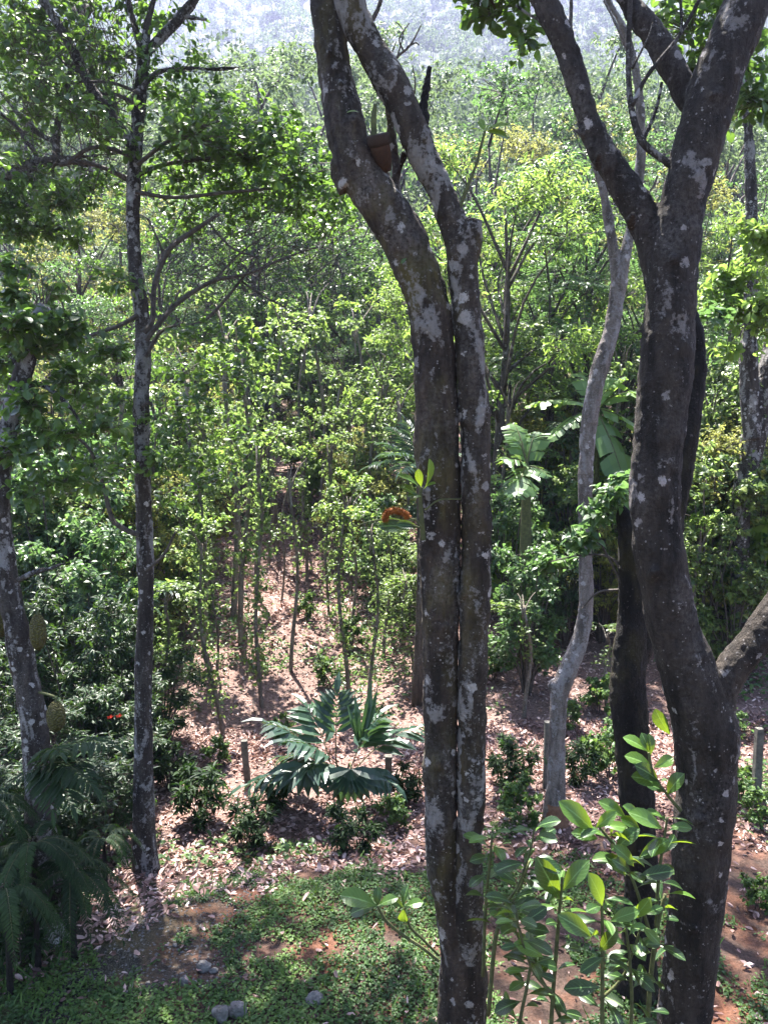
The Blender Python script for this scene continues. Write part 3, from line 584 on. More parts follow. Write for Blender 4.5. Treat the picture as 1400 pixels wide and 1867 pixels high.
def mottled_tree():
    rng = np.random.default_rng(5); b = on_ground(266, 1592); Y = b[1]
    t = thing("jackfruit_tree", b, "tall straight grey mottled trunk with glossy leafy boughs and a bare side branch", "tree")
    g = Geo()
    ptube(g, [(270, 1630, 84), (267, 1592, 58), (264, 1535, 42), (262, 1400, 36), (262, 1245, 32), (266, 1100, 30), (265, 1000, 30), (262, 900, 30), (258, 750, 29), (262, 650, 27), (258, 560, 27), (247, 480, 25), (243, 400, 23), (246, 300, 25), (252, 220, 24), (258, 150, 23), (264, 95, 23), (270, 40, 14), (285, -30, 12), (300, -200, 9)], Y)
    ptube(g, [(262, 100, 20), (244, 40, 13), (228, -25, 11), (200, -160, 8)], Y + .05, 10)
    ptube(g, [(266, 95, 20), (288, 75, 18), (328, 32, 17), (362, -12, 14), (420, -130, 10)], Y - .05, 10)
    ptube(g, [(338, 30, 8), (355, 33, 6), (378, 36, 5)], Y - .05, 6)
    ptube(g, [(246, 275, 20), (225, 240, 18), (198, 200, 18), (166, 158, 19), (142, 108, 20), (116, 60, 18), (84, 8, 15), (40, -60, 12)], Y - .1, 10)
    ptube(g, [(142, 130, 8), (125, 122, 6), (100, 95, 5)], Y - .1, 6)
    ptube(g, [(258, 165, 12), (275, 142, 10), (300, 128, 9), (350, 124, 8), (400, 126, 7), (452, 120, 4)], Y - .1, 8)
    fpart("trunk", g, M_BARK_L, t, 0.012, disp=((0.3, 0.03), (0.05, 0.012)))
    g = Geo(); br = []
    for p in ([(262, 605, 12), (278, 585, 10), (282, 520, 10), (300, 470, 10), (318, 445, 10), (355, 420, 9), (400, 390, 6)],
              [(266, 620, 12), (290, 590, 9), (330, 548, 9), (390, 512, 8), (450, 500, 6), (520, 470, 4), (580, 450, 3)],
              [(265, 650, 10), (300, 600, 6), (360, 590, 6), (395, 565, 6), (440, 510, 5), (470, 470, 3)],
              [(255, 975, 11), (228, 965, 10), (205, 945, 9), (190, 890, 8), (172, 835, 7), (150, 805, 5), (100, 780, 3)],
              [(190, 900, 6), (150, 855, 5), (125, 825, 3)], [(252, 575, 10), (215, 595, 8), (150, 618, 7), (70, 655, 5)],
              [(240, 285, 9), (205, 272, 8), (165, 270, 8), (118, 300, 7)], [(243, 330, 8), (200, 310, 8), (150, 295, 8), (110, 300, 8)],
              [(250, 320, 9), (300, 300, 8), (370, 290, 7), (450, 280, 5)], [(250, 300, 8), (320, 250, 7), (400, 220, 5)], [(248, 350, 8), (320, 360, 7), (420, 350, 6), (540, 340, 4)],
              [(250, 190, 8), (200, 170, 6), (150, 190, 5)], [(255, 170, 7), (200, 150, 5), (120, 150, 4)], [(268, 1040, 7), (300, 1010, 6), (320, 970, 4)], [(260, 740, 8), (275, 735, 7), (285, 770, 5)],
              [(380, 405, 5), (420, 450, 4), (470, 470, 3)], [(430, 505, 5), (480, 540, 4), (520, 560, 3)], [(390, 512, 5), (440, 460, 3), (500, 420, 2)], [(300, 475, 5), (290, 440, 4), (270, 400, 3)]):
        ptube(g, [(q[0], q[1], q[2]) for q in p], Y - rng.uniform(0, .3), 6, 4); br.append(p)
    # fine bare twigs of the lower boughs
    n = 240; u = rng.random(n)
    px = 290 + 330 * rng.random(n); py = 440 + 130 * rng.random(n) - 0.15 * (px - 290)
    A = np.array([at(a, c, Y + rng.uniform(-.6, .5)) for a, c in zip(px, py)]); D = nrm(rng.standard_normal((n, 3)) * .6 + np.array([.7, 0, .35]))
    twigs(g, A, A + D * .18 + rng.standard_normal((n, 3)) * .03, A + D * .42 + rng.standard_normal((n, 3)) * .05, .0045, .0018)
    n = 330; px = 40 + 230 * rng.random(n); py = 40 + 290 * rng.random(n)
    A = np.array([at(a, c, Y + rng.uniform(-.5, .6)) for a, c in zip(px, py)]); D = nrm(rng.standard_normal((n, 3)) * .7 + np.array([-.5, 0, .45]))
    twigs(g, A, A + D * .2 + rng.standard_normal((n, 3)) * .03, A + D * .5 + rng.standard_normal((n, 3)) * .06, .005, .002)
    gpart("branch", g, M_TWIG, t)
    g = Geo()
    cl = [((350, 255), .42, 60), ((430, 240), .42, 64), ((400, 300), .45, 70), ((480, 290), .45, 70), ((550, 320), .42, 60), ((330, 330), .4, 54), ((450, 360), .42, 60), ((540, 385), .4, 50), ((380, 210), .3, 30), ((600, 370), .32, 34), ((590, 420), .3, 26), ((340, 400), .25, 20), ((420, 400), .25, 18), ((500, 250), .3, 30),
          ((300, 170), .3, 24), ((330, 130), .28, 14), ((215, 520), .22, 16), ((160, 640), .25, 18), ((110, 660), .2, 14), ((240, 735), .16, 14), ((170, 730), .2, 12), ((115, 740), .14, 8), ((210, 860), .22, 18), ((110, 790), .2, 14), ((150, 840), .2, 14), ((285, 840), .18, 14), ((300, 790), .2, 14),
          ((330, 680), .32, 20), ((320, 760), .3, 20), ((370, 740), .34, 22), ((425, 800), .3, 18), ((340, 840), .3, 18), ((300, 900), .25, 14), ((390, 880), .28, 16), ((430, 700), .32, 20), ((255, 720), .2, 16), ((250, 790), .18, 16), ((225, 830), .2, 14), ((470, 640), .3, 18), ((360, 620), .28, 16),
          ((80, 60), .42, 46), ((30, 100), .4, 44), ((170, 60), .4, 44), ((210, 110), .34, 34), ((120, 190), .38, 34), ((60, 210), .36, 34), ((180, 250), .32, 26), ((40, 20), .4, 40), ((230, 20), .35, 30), ((300, 40), .3, 20)]
    for (c, r, n) in cl:
        foliage(g, rng, at(c[0], c[1], Y + rng.uniform(-.6, .5)), (r * 1.45, r * 1.9, r * 1.0), int(n * 1.25), 6, .088, T_OBOV, tw=.004, hollow=.05)
    for c, r, n in (((200, -120, Y), .9, 80), ((420, -180, Y + .4), 1.0, 90), ((60, -140, Y), .9, 70), ((300, -330, Y + .6), 1.3, 100)):
        foliage(g, rng, at(*c), (r, r, r * .7), n, 6, .12, T_MID)
    gpart("crown", g, [M_TWIG, M_JACK], t)
mottled_tree()

def fruit_tree():
    rng = np.random.default_rng(6); Y = 6.6; b = ground(*(at(84, 1720, Y)[:2]))
    t = thing("jackfruit_tree", b, "leaning lichen speckled trunk bearing hanging jackfruits, ferns about its foot", "tree")
    g = Geo()
    ptube(g, [(90, 1760, 84), (84, 1650, 66), (76, 1520, 54), (70, 1400, 49), (58, 1290, 47), (36, 1170, 45), (15, 1060, 41), (2, 950, 35), (5, 860, 33), (20, 760, 35), (40, 690, 37), (54, 640, 31), (68, 590, 26), (84, 557, 24)], Y)
    ptube(g, [(40, 690, 20), (20, 630, 14), (0, 560, 11), (-40, 450, 8)], Y + .1, 8); ptube(g, [(30, 1060, 12), (60, 1045, 9), (110, 1030, 8), (150, 1005, 5)], Y - .1, 7)
    ptube(g, [(30, 740, 14), (70, 700, 8), (130, 745, 6), (160, 800, 4)], Y, 7)
    fpart("trunk", g, M_BARK_L, t, 0.013)
    g = Geo()
    for k in range(9):
        a = at(84 - 8 * k % 20, 556, Y); d = np.array([rng.normal(0, .06), rng.normal(0, .05), rng.uniform(.1, .4)]); tube(g, [a, a + d * .5 + rng.standard_normal(3) * .01, a + d], [.006, .004, .002], 5, 3)
    gpart("twig", g, M_TWIG, t)
    g = Geo()
    for (c, r, n) in (((30, 540), .22, 20), ((90, 580), .2, 14), ((20, 600), .26, 24), ((100, 530), .16, 8), ((110, 620), .2, 14), ((60, 640), .26, 26), ((10, 660), .3, 30), ((60, 590), .2, 16), ((60, 740), .28, 24), ((120, 680), .2, 14), ((140, 790), .18, 10), ((20, 490), .2, 14), ((80, 800), .3, 22), ((30, 830), .3, 20), ((140, 700), .3, 20), ((180, 780), .3, 18), ((200, 650), .26, 16), ((110, 880), .3, 18), ((60, 900), .25, 14), ((170, 880), .25, 14), ((130, 600), .25, 14)):
        foliage(g, rng, at(c[0], c[1], Y + rng.uniform(-.4, .3)), (r, r, r * .8), n, 6, .105, T_OBOV, tw=.004, hollow=.2)
    for c, r, n in (((-60, 300, Y), .5, 30),):
        foliage(g, rng, at(*c), (r, r, r * .7), n, 6, .12, T_MID)
    gpart("crown", g, [M_TWIG, M_JACK], t)
    def fruit(px, py, rx, ry, Yf, label, stalk):
        c = at(px, py, Yf); k = mpp(px, py, Yf); o = thing("jackfruit", c, label, "jackfruit", "jackfruits hanging on the leaning trunk")
        n = 28; th = np.linspace(0, math.pi, n); ph = np.linspace(0, 2 * math.pi, 36, endpoint=False)
        T, F = np.meshgrid(th, ph, indexing='ij'); lump = 1 + .035 * np.sin(11 * F + 3 * np.sin(5 * T)) * np.sin(14 * T) + .04 * np.sin(2 * F + 2 * T)
        taper = 1 - .12 * np.cos(T)
        V = np.stack([np.sin(T) * np.cos(F) * rx * k * lump * taper, np.sin(T) * np.sin(F) * rx * k * lump * taper, np.cos(T) * ry * k * lump], -1).reshape(-1, 3) + c
        i = np.arange(n - 1)[:, None] * 36; j = np.arange(36)[None]; q = (j + 1) % 36
        g = Geo(); g.add(V, None, np.stack([i + j, i + 36 + j, i + 36 + q, i + q], -1).reshape(-1, 4)); gpart("rind", g, M_FRUIT, o, True)
        g = Geo(); tube(g, [c + np.array([0, 0, ry * k * .95]), c + np.array([-.01, .02, ry * k * 1.25]), at(*stalk, Yf + .1)], [.011, .010, .012], 8, 4); gpart("stalk", g, M_STEM, o)
    fruit(70, 1152, 15, 33, 6.45, "olive jackfruit hanging highest beside the leaning speckled trunk", (45, 1105))
    fruit(103, 1306, 17, 28, 6.45, "rounder olive jackfruit hanging just above the fern fronds", (72, 1262))
    fruit(2, 1125, 12, 36, 6.75, "jackfruit half hidden on the far side of the leaning speckled trunk", (15, 1070))
fruit_tree()

def side_tree():
    rng = np.random.default_rng(7); Y = 9.2; x0 = at(-260, 900, Y)[0]; b = ground(x0, Y)
    t = thing("tree", b, "tree reaching a level mossy bough with upright branches in past the leaning speckled trunk", "tree")
    g = Geo()
    tube(g, [b + np.array([0, 0, -.2]), b + np.array([.1, 0, 2.5]), at(-250, 420, Y), at(-120, 335, Y), at(-30, 322, Y), at(30, 312, Y), at(75, 296, Y), at(112, 292, Y)], [.2, .17, .14, .11, .09, .075, .06, .05], 14, 6)
    for p in ([(102, 292, 14), (104, 240, 13), (112, 190, 11), (124, 140, 9), (140, 100, 6), (150, 40, 4)], [(106, 230, 8), (122, 190, 6), (128, 150, 5)], [(100, 260, 9), (60, 235, 9), (20, 190, 8), (-20, 140, 6)], [(72, 292, 9), (40, 240, 8), (0, 205, 7), (-40, 150, 6)],
              [(110, 292, 10), (150, 300, 9), (185, 305, 8), (235, 330, 5)], [(112, 290, 9), (160, 285, 7), (230, 278, 4)], [(108, 185, 7), (92, 130, 6), (60, 60, 4)], [(118, 150, 6), (170, 150, 4), (240, 130, 3)], [(95, 305, 8), (110, 370, 6), (130, 420, 4)]):
        ptube(g, p, Y, 7, 4)
    s0 = at(150, 40, Y)
    for c in ((250, -240, Y + 3), (80, -240, Y + 3.2), (420, -260, Y + 3.6), (-120, -220, Y + 3)): e = at(*c); tube(g, [s0, (s0 + e) / 2 + [0, 0, .4], e], [.04, .035, .02], 7, 4)  # limbs to the unseen clumps added for yard shade
    fpart("trunk", g, M_BARK_L, t, 0.015)
    g = Geo()
    for (c, r, n) in (((60, 330), .5, 60), ((20, 380), .5, 60), ((120, 370), .45, 50), ((180, 340), .35, 30), ((90, 420), .45, 46), ((30, 430), .4, 40), ((150, 230), .4, 34), ((60, 160), .45, 40), ((20, 240), .4, 36), ((100, 100), .45, 40), ((170, 130), .4, 36), ((200, 190), .4, 34), ((140, 440), .3, 22), ((30, 60), .5, 44)):
        foliage(g, rng, at(c[0], c[1], Y + rng.uniform(-.4, .6)), (r, r * 1.3, r * .8), int(n * 1.6), 7, .085, T_MID, tw=.004, hollow=.05)
    for c, r, n in (((-120, 120, Y), 1.2, 90), ((60, -160, Y + 1), 1.4, 100), ((-150, -200, Y), 1.4, 90), ((250, -240, Y + 3), 1.7, 160), ((80, -240, Y + 3.2), 1.7, 150), ((420, -260, Y + 3.6), 1.7, 160), ((-120, -220, Y + 3), 1.7, 90)):  # out-of-view clumps, the set-back ones added to dapple the yard with shade
        foliage(g, rng, at(*c), (r, r, r * .7), n, 6, .12, T_MID)
    gpart("crown", g, [M_TWIG, M_JACK], t)
side_tree()

def edge_trees():
    rng = np.random.default_rng(9)
    Y = 12.0; b = on_ground(1345, 1225); Y = b[1]
    t = thing("tree", b, "crooked dark trunk wrapped in creepers beside the rim of sunny foliage", "tree")
    g = Geo(); ptube(g, [(1345, 1240, 40), (1347, 1150, 32), (1350, 1020, 30), (1350, 920, 34), (1362, 850, 40), (1380, 770, 46), (1402, 690, 48), (1420, 600, 44), (1440, 400, 36), (1450, 100, 26), (1430, -150, 18)], Y)
    ptube(g, [(1372, 800, 34), (1366, 720, 34), (1364, 640, 32), (1366, 600, 26), (1370, 430, 22), (1366, 300, 20), (1362, 220, 16), (1350, 60, 10), (1340, -120, 8)], Y - .1); fpart("trunk", g, M_BARK_L, t, 0.02)
    g = Geo(); P, _ = path([(1350, 1100, 1), (1350, 920, 1), (1370, 800, 1), (1400, 690, 1)], Y); C = catmull(P, 40); i = rng.integers(0, len(C), 260); d = nrm(rng.standard_normal((260, 3)))
    rosettes(g, T_HEART, C[i] + d * .24, d, 2, .09, rng, 1); gpart("creeper", g, [M_TWIG, M_VINE], t)
    g = Geo()
    for (c, r, n) in (((1345, 520), .6, 34), ((1390, 470), .6, 34), ((1300, 540), .4, 18), ((1395, 600), .5, 26), ((1370, 420), .4, 20), ((1330, 640), .4, 16), ((1330, 570), .4, 30), ((1385, 560), .5, 40), ((1400, 430), .4, 26), ((1320, 500), .3, 20)):
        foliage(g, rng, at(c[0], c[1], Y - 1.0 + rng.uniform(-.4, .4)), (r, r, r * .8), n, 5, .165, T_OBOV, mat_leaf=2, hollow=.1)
    for c, r, n in (((1380, -200, Y), 1.8, 120), ((1250, -260, Y + .5), 1.8, 110), ((1500, 150, Y), 1.6, 90)):
        foliage(g, rng, at(*c), (r, r, r * .7), n, 6, .14, T_MID)
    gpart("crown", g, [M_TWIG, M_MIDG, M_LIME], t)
edge_trees()

# ------------------------------------------------------------------ trees of the wood: a few grown kinds, copied as individuals
def grow(kind, seed):
    rng = np.random.default_rng(seed); g = Geo(); c = Geo()
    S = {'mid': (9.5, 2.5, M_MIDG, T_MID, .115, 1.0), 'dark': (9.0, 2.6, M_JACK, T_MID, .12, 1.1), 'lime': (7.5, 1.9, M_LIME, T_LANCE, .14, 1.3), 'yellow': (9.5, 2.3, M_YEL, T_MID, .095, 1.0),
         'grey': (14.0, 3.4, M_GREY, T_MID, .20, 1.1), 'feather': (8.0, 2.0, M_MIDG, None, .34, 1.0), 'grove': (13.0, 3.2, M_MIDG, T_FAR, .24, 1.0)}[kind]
    h, cr, ml, tm, ls, dens = S
    lean = rng.normal(0, .25, 2); P = np.array([[lean[0] * u + .12 * math.sin(5 * u + seed), lean[1] * u + .12 * math.cos(4 * u + seed), h * .86 * u] for u in np.linspace(0, 1, 6)])
    P[0, 2] = -.3; r0 = h * .0125
    tube(g, P, [r0 * 1.3, r0, r0 * .8, r0 * .65, r0 * .45, r0 * .2], 9, 4)
    nb = int(15 * dens)
    for i in range(nb):
        a = i * 2.4 + rng.uniform(-.4, .4); u = (i + .5) / nb
        zz = h * (.42 + .55 * u); rr = cr * math.sqrt(max(.05, 1 - ((u - .38) / .68) ** 2)) * rng.uniform(.45, 1.0)
        q = np.array([rr * math.cos(a), rr * math.sin(a), zz + rng.normal(0, .25)])
        k = min(4, int((zz / h - .22) / .86 * 5)); s = P[k] + (P[k + 1] - P[k]) * rng.random(); q[:2] += s[:2]
        m = (s + q) / 2 + np.array([0, 0, .12 * rr]) + rng.standard_normal(3) * .12
        tube(g, [s, m, q], [r0 * .36, r0 * .24, r0 * .09], 5, 3)
        rb = cr * rng.uniform(.26, .44)
        n = int({'grove': 34, 'grey': 46, 'feather': 16, 'lime': 50, 'yellow': 66}.get(kind, 66) * (rb / (cr * .35)) ** 2)
        if tm is None:
            tips, d = blob_tips(rng, q, (rb, rb, rb * .7), n, .1)
            for tp, dd in zip(tips, d): frond(c, q + (tp - q) * .3, nrm(dd * np.array([1, 1, .4]) + np.array([0, 0, .25])), rng.uniform(.6, .95), .16, 11, .5, rng, T_LANCE, 1, .35, 0)
        else: foliage(c, rng, q, (rb, rb, rb * .72), n, 7, ls, tm, tw=.007, hollow=.15)
    t = bpy.data.objects.new("tree", None); COL.objects.link(t)
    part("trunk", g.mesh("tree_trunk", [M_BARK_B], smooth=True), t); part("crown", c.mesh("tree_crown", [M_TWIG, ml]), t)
    t["h"] = h; return t
def frond(g, base, d, L, lw, n, droop, rng, tm, mat, wide=.35, stem_mat=0, base_bare=.12, stem_r=None, fall=0.0, taper=True, rn0=None, fwd=0.0):
    """pinnate frond: arching rachis with paired leaflets"""
    d = np.asarray(d, float); side = np.cross(d, [0, 0, 1.0]); side = nrm(side if np.linalg.norm(side) > .1 else np.array([1.0, 0, 0]))
    t = np.linspace(0, 1, 9); P = np.asarray(base)[None] + L * (t[:, None] * d[None] + (t ** 2)[:, None] * np.array([0, 0, -droop])[None])
    sr = stem_r or L * .008; tube(g, P, sr * (1.1 - t), 4, 1, stem_mat, smooth=False)
    u = np.linspace(base_bare, .99, n); X = np.stack([np.interp(u, t, P[:, i]) for i in range(3)], 1)
    T = nrm(np.stack([np.interp(u, t, np.gradient(P, axis=0)[:, i]) for i in range(3)], 1)); up = nrm(np.cross(side[None], T)); up = np.where(up[:, 2:] < 0, -up, up)
    rn = rng.normal(.5, .15) if rn0 is None else rn0
    for sg in (-1, 1):
        prof = np.sin(np.pi * np.clip(u * .8 + .16, 0, 1)) ** .6 if taper else np.ones(n)
        ax = side[None] * sg + T * (.35 + fwd + .5 * u[:, None]) + up * .12 + np.array([0, 0, -fall]) + rng.standard_normal((n, 3)) * .07
        leaves(g, tm, X, ax, up + rng.standard_normal((n, 3)) * .12 + side[None] * sg * -.15, lw * prof * rng.uniform(.9, 1.08, n), mat, np.clip(rn + rng.normal(0, .08, n), 0, 1), wide / .35)
    leaves(g, tm, X[-1:], T[-1:], up[-1:], lw * .8, mat, rn, wide / .35)

LANDMARKS = [(120, "behind the leaning speckled trunk"), (215, "between the leaning and the tall straight trunk"), (330, "just behind the tall straight mottled trunk"), (470, "above the bare side branches"), (590, "over the leaf littered path"), (760, "next to the twin trunked tree"),
             (860, "behind the twin trunked tree"), (960, "past the twin trunked tree"), (1060, "beside the slender pale tree"), (1160, "under the heavy dark limb"), (1290, "behind the thick forked trunk"), (9999, "near the crooked creeper trunk")]
ORD = ["first", "second", "third", "fourth", "fifth", "sixth", "seventh", "eighth", "ninth", "tenth", "eleventh", "twelfth", "thirteenth", "fourteenth", "fifteenth"]
QUEUE = []
def queue(px, Y, obj, adj, noun, cat, group): QUEUE.append((px, Y, obj, adj, noun, cat, group))
def flush_labels():
    seen = {}
    for px, Y, o, adj, noun, cat, group in sorted(QUEUE, key=lambda q: q[1]):
        lm = next(s for a, s in LANDMARKS if px < a); seen.setdefault((adj, noun, lm), []).append(o)
        tag(o, None, cat, group)
    for (adj, noun, lm), os_ in seen.items():
        for i, o in enumerate(os_): o["label"] = f"{adj} {noun} {lm}" if len(os_) == 1 else f"{ORD[min(i, 14)]} {adj} {noun} uphill {lm}"
    QUEUE.clear()
PROTO = {}
def planted(kind, n, make, rng):
    key = kind
    if key not in PROTO: PROTO[key] = [make(kind, 100 + 7 * i + len(PROTO) * 31) for i in range(n)]; [p.__setitem__("used", 0) for p in PROTO[key]]
    p = PROTO[key][int(rng.integers(n))]
    if not p["used"]: p["used"] = 1; return p
    return copy_tree(p)
TREE_ADJ = {'mid': "mid green leafy", 'dark': "dark glossy leaved", 'lime': "bright lime green", 'yellow': "yellowish small leaved", 'grey': "tall hazy grey green", 'feather': "feathery silver leaved"}
def plant_tree(kind, px, pytop, Y, rng, width=1.0):
    b = at(px, 900, Y); b = ground(b[0], Y); h = max(2.5, at(px, pytop, Y)[2] - b[2])
    o = planted(kind, 3, grow, rng); o.location = b; s = h / (o["h"] * 1.02); w = min(max(s, .75), 1.35) * width
    o.scale = (w, w, s); o.rotation_euler = (0, 0, rng.uniform(0, 6.28)); queue(px, Y, o, TREE_ADJ[kind], "tree", "tree", "trees of the wood up the slope"); return o
rngF = np.random.default_rng(21)
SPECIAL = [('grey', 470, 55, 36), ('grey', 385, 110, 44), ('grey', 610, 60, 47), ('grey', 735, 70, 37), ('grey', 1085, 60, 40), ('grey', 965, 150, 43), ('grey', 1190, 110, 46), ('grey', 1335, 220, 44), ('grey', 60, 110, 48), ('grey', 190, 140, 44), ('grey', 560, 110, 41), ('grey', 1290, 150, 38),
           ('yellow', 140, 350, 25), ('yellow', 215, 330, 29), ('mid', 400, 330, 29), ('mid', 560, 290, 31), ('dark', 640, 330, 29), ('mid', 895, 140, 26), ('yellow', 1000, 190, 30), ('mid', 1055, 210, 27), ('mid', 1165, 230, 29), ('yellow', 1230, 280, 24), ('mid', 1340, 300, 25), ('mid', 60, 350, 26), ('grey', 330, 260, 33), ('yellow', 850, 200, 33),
           ('lime', 915, 235, 17.5), ('dark', 300, 330, 24, .9), ('mid', 480, 240, 27, .9), ('dark', 1010, 330, 27, .9), ('lime', 1330, 420, 22, .9), ('dark', 1240, 420, 23, .8), ('lime', 800, 430, 20), ('feather', 1055, 330, 19.5), ('feather', 985, 420, 19), ('dark', 480, 420, 27), ('dark', 585, 440, 29), ('mid', 380, 500, 26), ('dark', 690, 450, 28), ('dark', 925, 470, 21), ('dark', 455, 600, 25, .6), ('mid', 625, 590, 25, .65), ('dark', 700, 610, 24, .6), ('dark', 560, 640, 25, .9), ('dark', 330, 640, 18, .7), ('mid', 250, 600, 19, .8), ('dark', 90, 640, 17, .8), ('feather', 860, 560, 22, .8), ('dark', 1010, 560, 23, .8), ('mid', 1250, 520, 20, .8), ('mid', 1180, 420, 19.5), ('lime', 1100, 520, 18.5), ('mid', 1320, 560, 17), ('yellow', 60, 560, 18.5), ('mid', 160, 500, 20), ('yellow', 340, 600, 23), ('lime', 720, 540, 30), ('mid', 1390, 620, 16)]
for q in SPECIAL: plant_tree(*q[:4], rngF, q[4] if len(q) > 4 else 1.0)
flush_labels()
FILL = {'mid': "mid green tree lost in the dense wood up the slope", 'dark': "dark green tree lost in the dense wood up the slope", 'yellow': "yellowish tree lost in the dense wood up the slope", 'grey': "tall hazy tree lost in the dense wood up the slope", 'lime': "lime green tree lost in the dense wood up the slope"}
for Y in np.arange(28, 62, 3.6):
    w = Y * .53; n = int(2 * w / 4.6) + 1
    for i in range(n):
        x = -w + (i + rngF.uniform(.1, .9)) * 2 * w / n; y = Y + rngF.uniform(-1.5, 1.5)
        kind = rngF.choice(['mid', 'dark', 'yellow', 'grey', 'mid', 'lime'])
        if Y < 32 and kind == 'grey': kind = 'mid'
        b = ground(x, y); o = planted(str(kind), 3, grow, rngF); o.location = b
        s = rngF.uniform(.42, .66) if Y < 34 else rngF.uniform(.5, .8) if Y < 46 else rngF.uniform(.6, .95)
        o.scale = (s * 1.35, s * 1.35, s); o.rotation_euler = (0, 0, rngF.uniform(0, 6.28)); tag(o, FILL[str(kind)], "tree", "trees filling the wood up the slope")

def hillside_forest():
    rng = np.random.default_rng(31); g = Geo()
    pts = []
    for Y in np.geomspace(62, 800, 62):
        w = Y * .64 + 6; st = 4.2 + Y * .011; n = int(2 * w / st)
        x = -w + (np.arange(n) + rng.random(n)) * 2 * w / n; y = Y + rng.uniform(-.03, .03, n) * Y; pts.append(np.stack([x, y], 1))
    pts = np.concatenate(pts)
    for x, y in pts:
        z = float(gz(x, y)); r = rng.choice([1.8, 2.6, 3.4, 5.0]) * rng.uniform(.85, 1.15) * (1 + y / 900); h = rng.uniform(5, 10) + r
        nb = 5; tone = rng.normal(.45, .3)
        for b in range(nb):
            c = np.array([x, y, z + h]) + rng.standard_normal(3) * np.array([.5, .5, .35]) * r; rb = r * rng.uniform(.4, .6)
            n = int(70 if y < 160 else 44); d = nrm(rng.standard_normal((n, 3))); d[:, 2] = np.abs(d[:, 2]) * 1.1 - .25
            p = c + d * rb * rng.uniform(.75, 1.05, (n, 1))
            leaves(g, T_FAR, p, rng.standard_normal((n, 3)) + np.array([0, 0, -.3]), d + rng.standard_normal((n, 3)) * .4, (.5 + y * .0020) * rng.uniform(.7, 1.3, n), 1, np.clip(tone + rng.normal(0, .12, n), 0, 1))
        tube(g, [(x, y, z - .3), (x + rng.normal(0, .4), y, z + h)], [.16, .07], 5, 1, 0, smooth=False)
    solo("hillside_forest", g, [M_BARK_B, M_HILL], (0, 0, 0), "hazy wooded hillside rising beyond the nearer trees", None, None, "stuff")
hillside_forest()

# ------------------------------------------------------------------ understory: shrubs and creeper-wrapped poles
def shrub(kind, seed):
    rng = np.random.default_rng(seed); c = Geo(); st = Geo()
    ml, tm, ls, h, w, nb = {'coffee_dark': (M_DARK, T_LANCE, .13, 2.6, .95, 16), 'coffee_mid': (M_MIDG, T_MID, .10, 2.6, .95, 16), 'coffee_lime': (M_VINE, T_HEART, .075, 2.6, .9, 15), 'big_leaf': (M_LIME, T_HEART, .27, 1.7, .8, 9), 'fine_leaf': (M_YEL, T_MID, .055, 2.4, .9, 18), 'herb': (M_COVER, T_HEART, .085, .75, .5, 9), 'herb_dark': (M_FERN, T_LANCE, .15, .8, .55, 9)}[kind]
    for i in range(nb):
        a = i * 2.4; u = (i + .6) / nb; q = np.array([w * .7 * math.cos(a) * rng.uniform(.3, 1), w * .7 * math.sin(a) * rng.uniform(.3, 1), h * (.16 + .8 * u)])
        tube(st, [(q[0] * .1, q[1] * .1, -.1), (q[0] * .4, q[1] * .4, q[2] * .55), q], [.018 * h / 2, .013 * h / 2, .005], 5, 3)
        rb = w * rng.uniform(.28, .45)
        foliage(c, rng, q, (rb, rb, rb * .9), (10 if kind == 'big_leaf' else 90 if kind == 'fine_leaf' else int(44 * (rb / .35) ** 1.2)) if h > 1 else 16, 4 if kind == 'big_leaf' else 6, ls, tm, tw=.004, hollow=.1)
    t = bpy.data.objects.new("shrub", None); COL.objects.link(t); part("stem", st.mesh("shrub_stem", [M_TWIG], smooth=True), t); part("foliage", c.mesh("shrub_foliage", [M_TWIG, ml]), t); t["h"] = h; return t
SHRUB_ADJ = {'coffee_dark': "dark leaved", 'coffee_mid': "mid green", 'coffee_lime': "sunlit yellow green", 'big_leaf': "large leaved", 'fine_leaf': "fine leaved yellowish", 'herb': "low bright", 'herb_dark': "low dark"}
def plant_shrub(kind, px, pyb, rng, pytop=None, s=None, Y=None):
    b = on_ground(px, pyb) if Y is None else ground(at(px, 900, Y)[0], Y); Y = b[1]
    o = planted(kind, 3, shrub, rng); o.location = b
    if pytop is not None: s = (at(px, pytop, Y)[2] - b[2]) / o["h"]
    w = min(max(s, .8), 1.5) if o["h"] > 1 else s
    o.scale = (w, w, s); o.rotation_euler = (0, 0, rng.uniform(0, 6.28)); queue(px, Y, o, SHRUB_ADJ[kind], "shrub" if o["h"] > 1 else "plant", "shrub", "shrubs of the undergrowth")
rngS = np.random.default_rng(41)
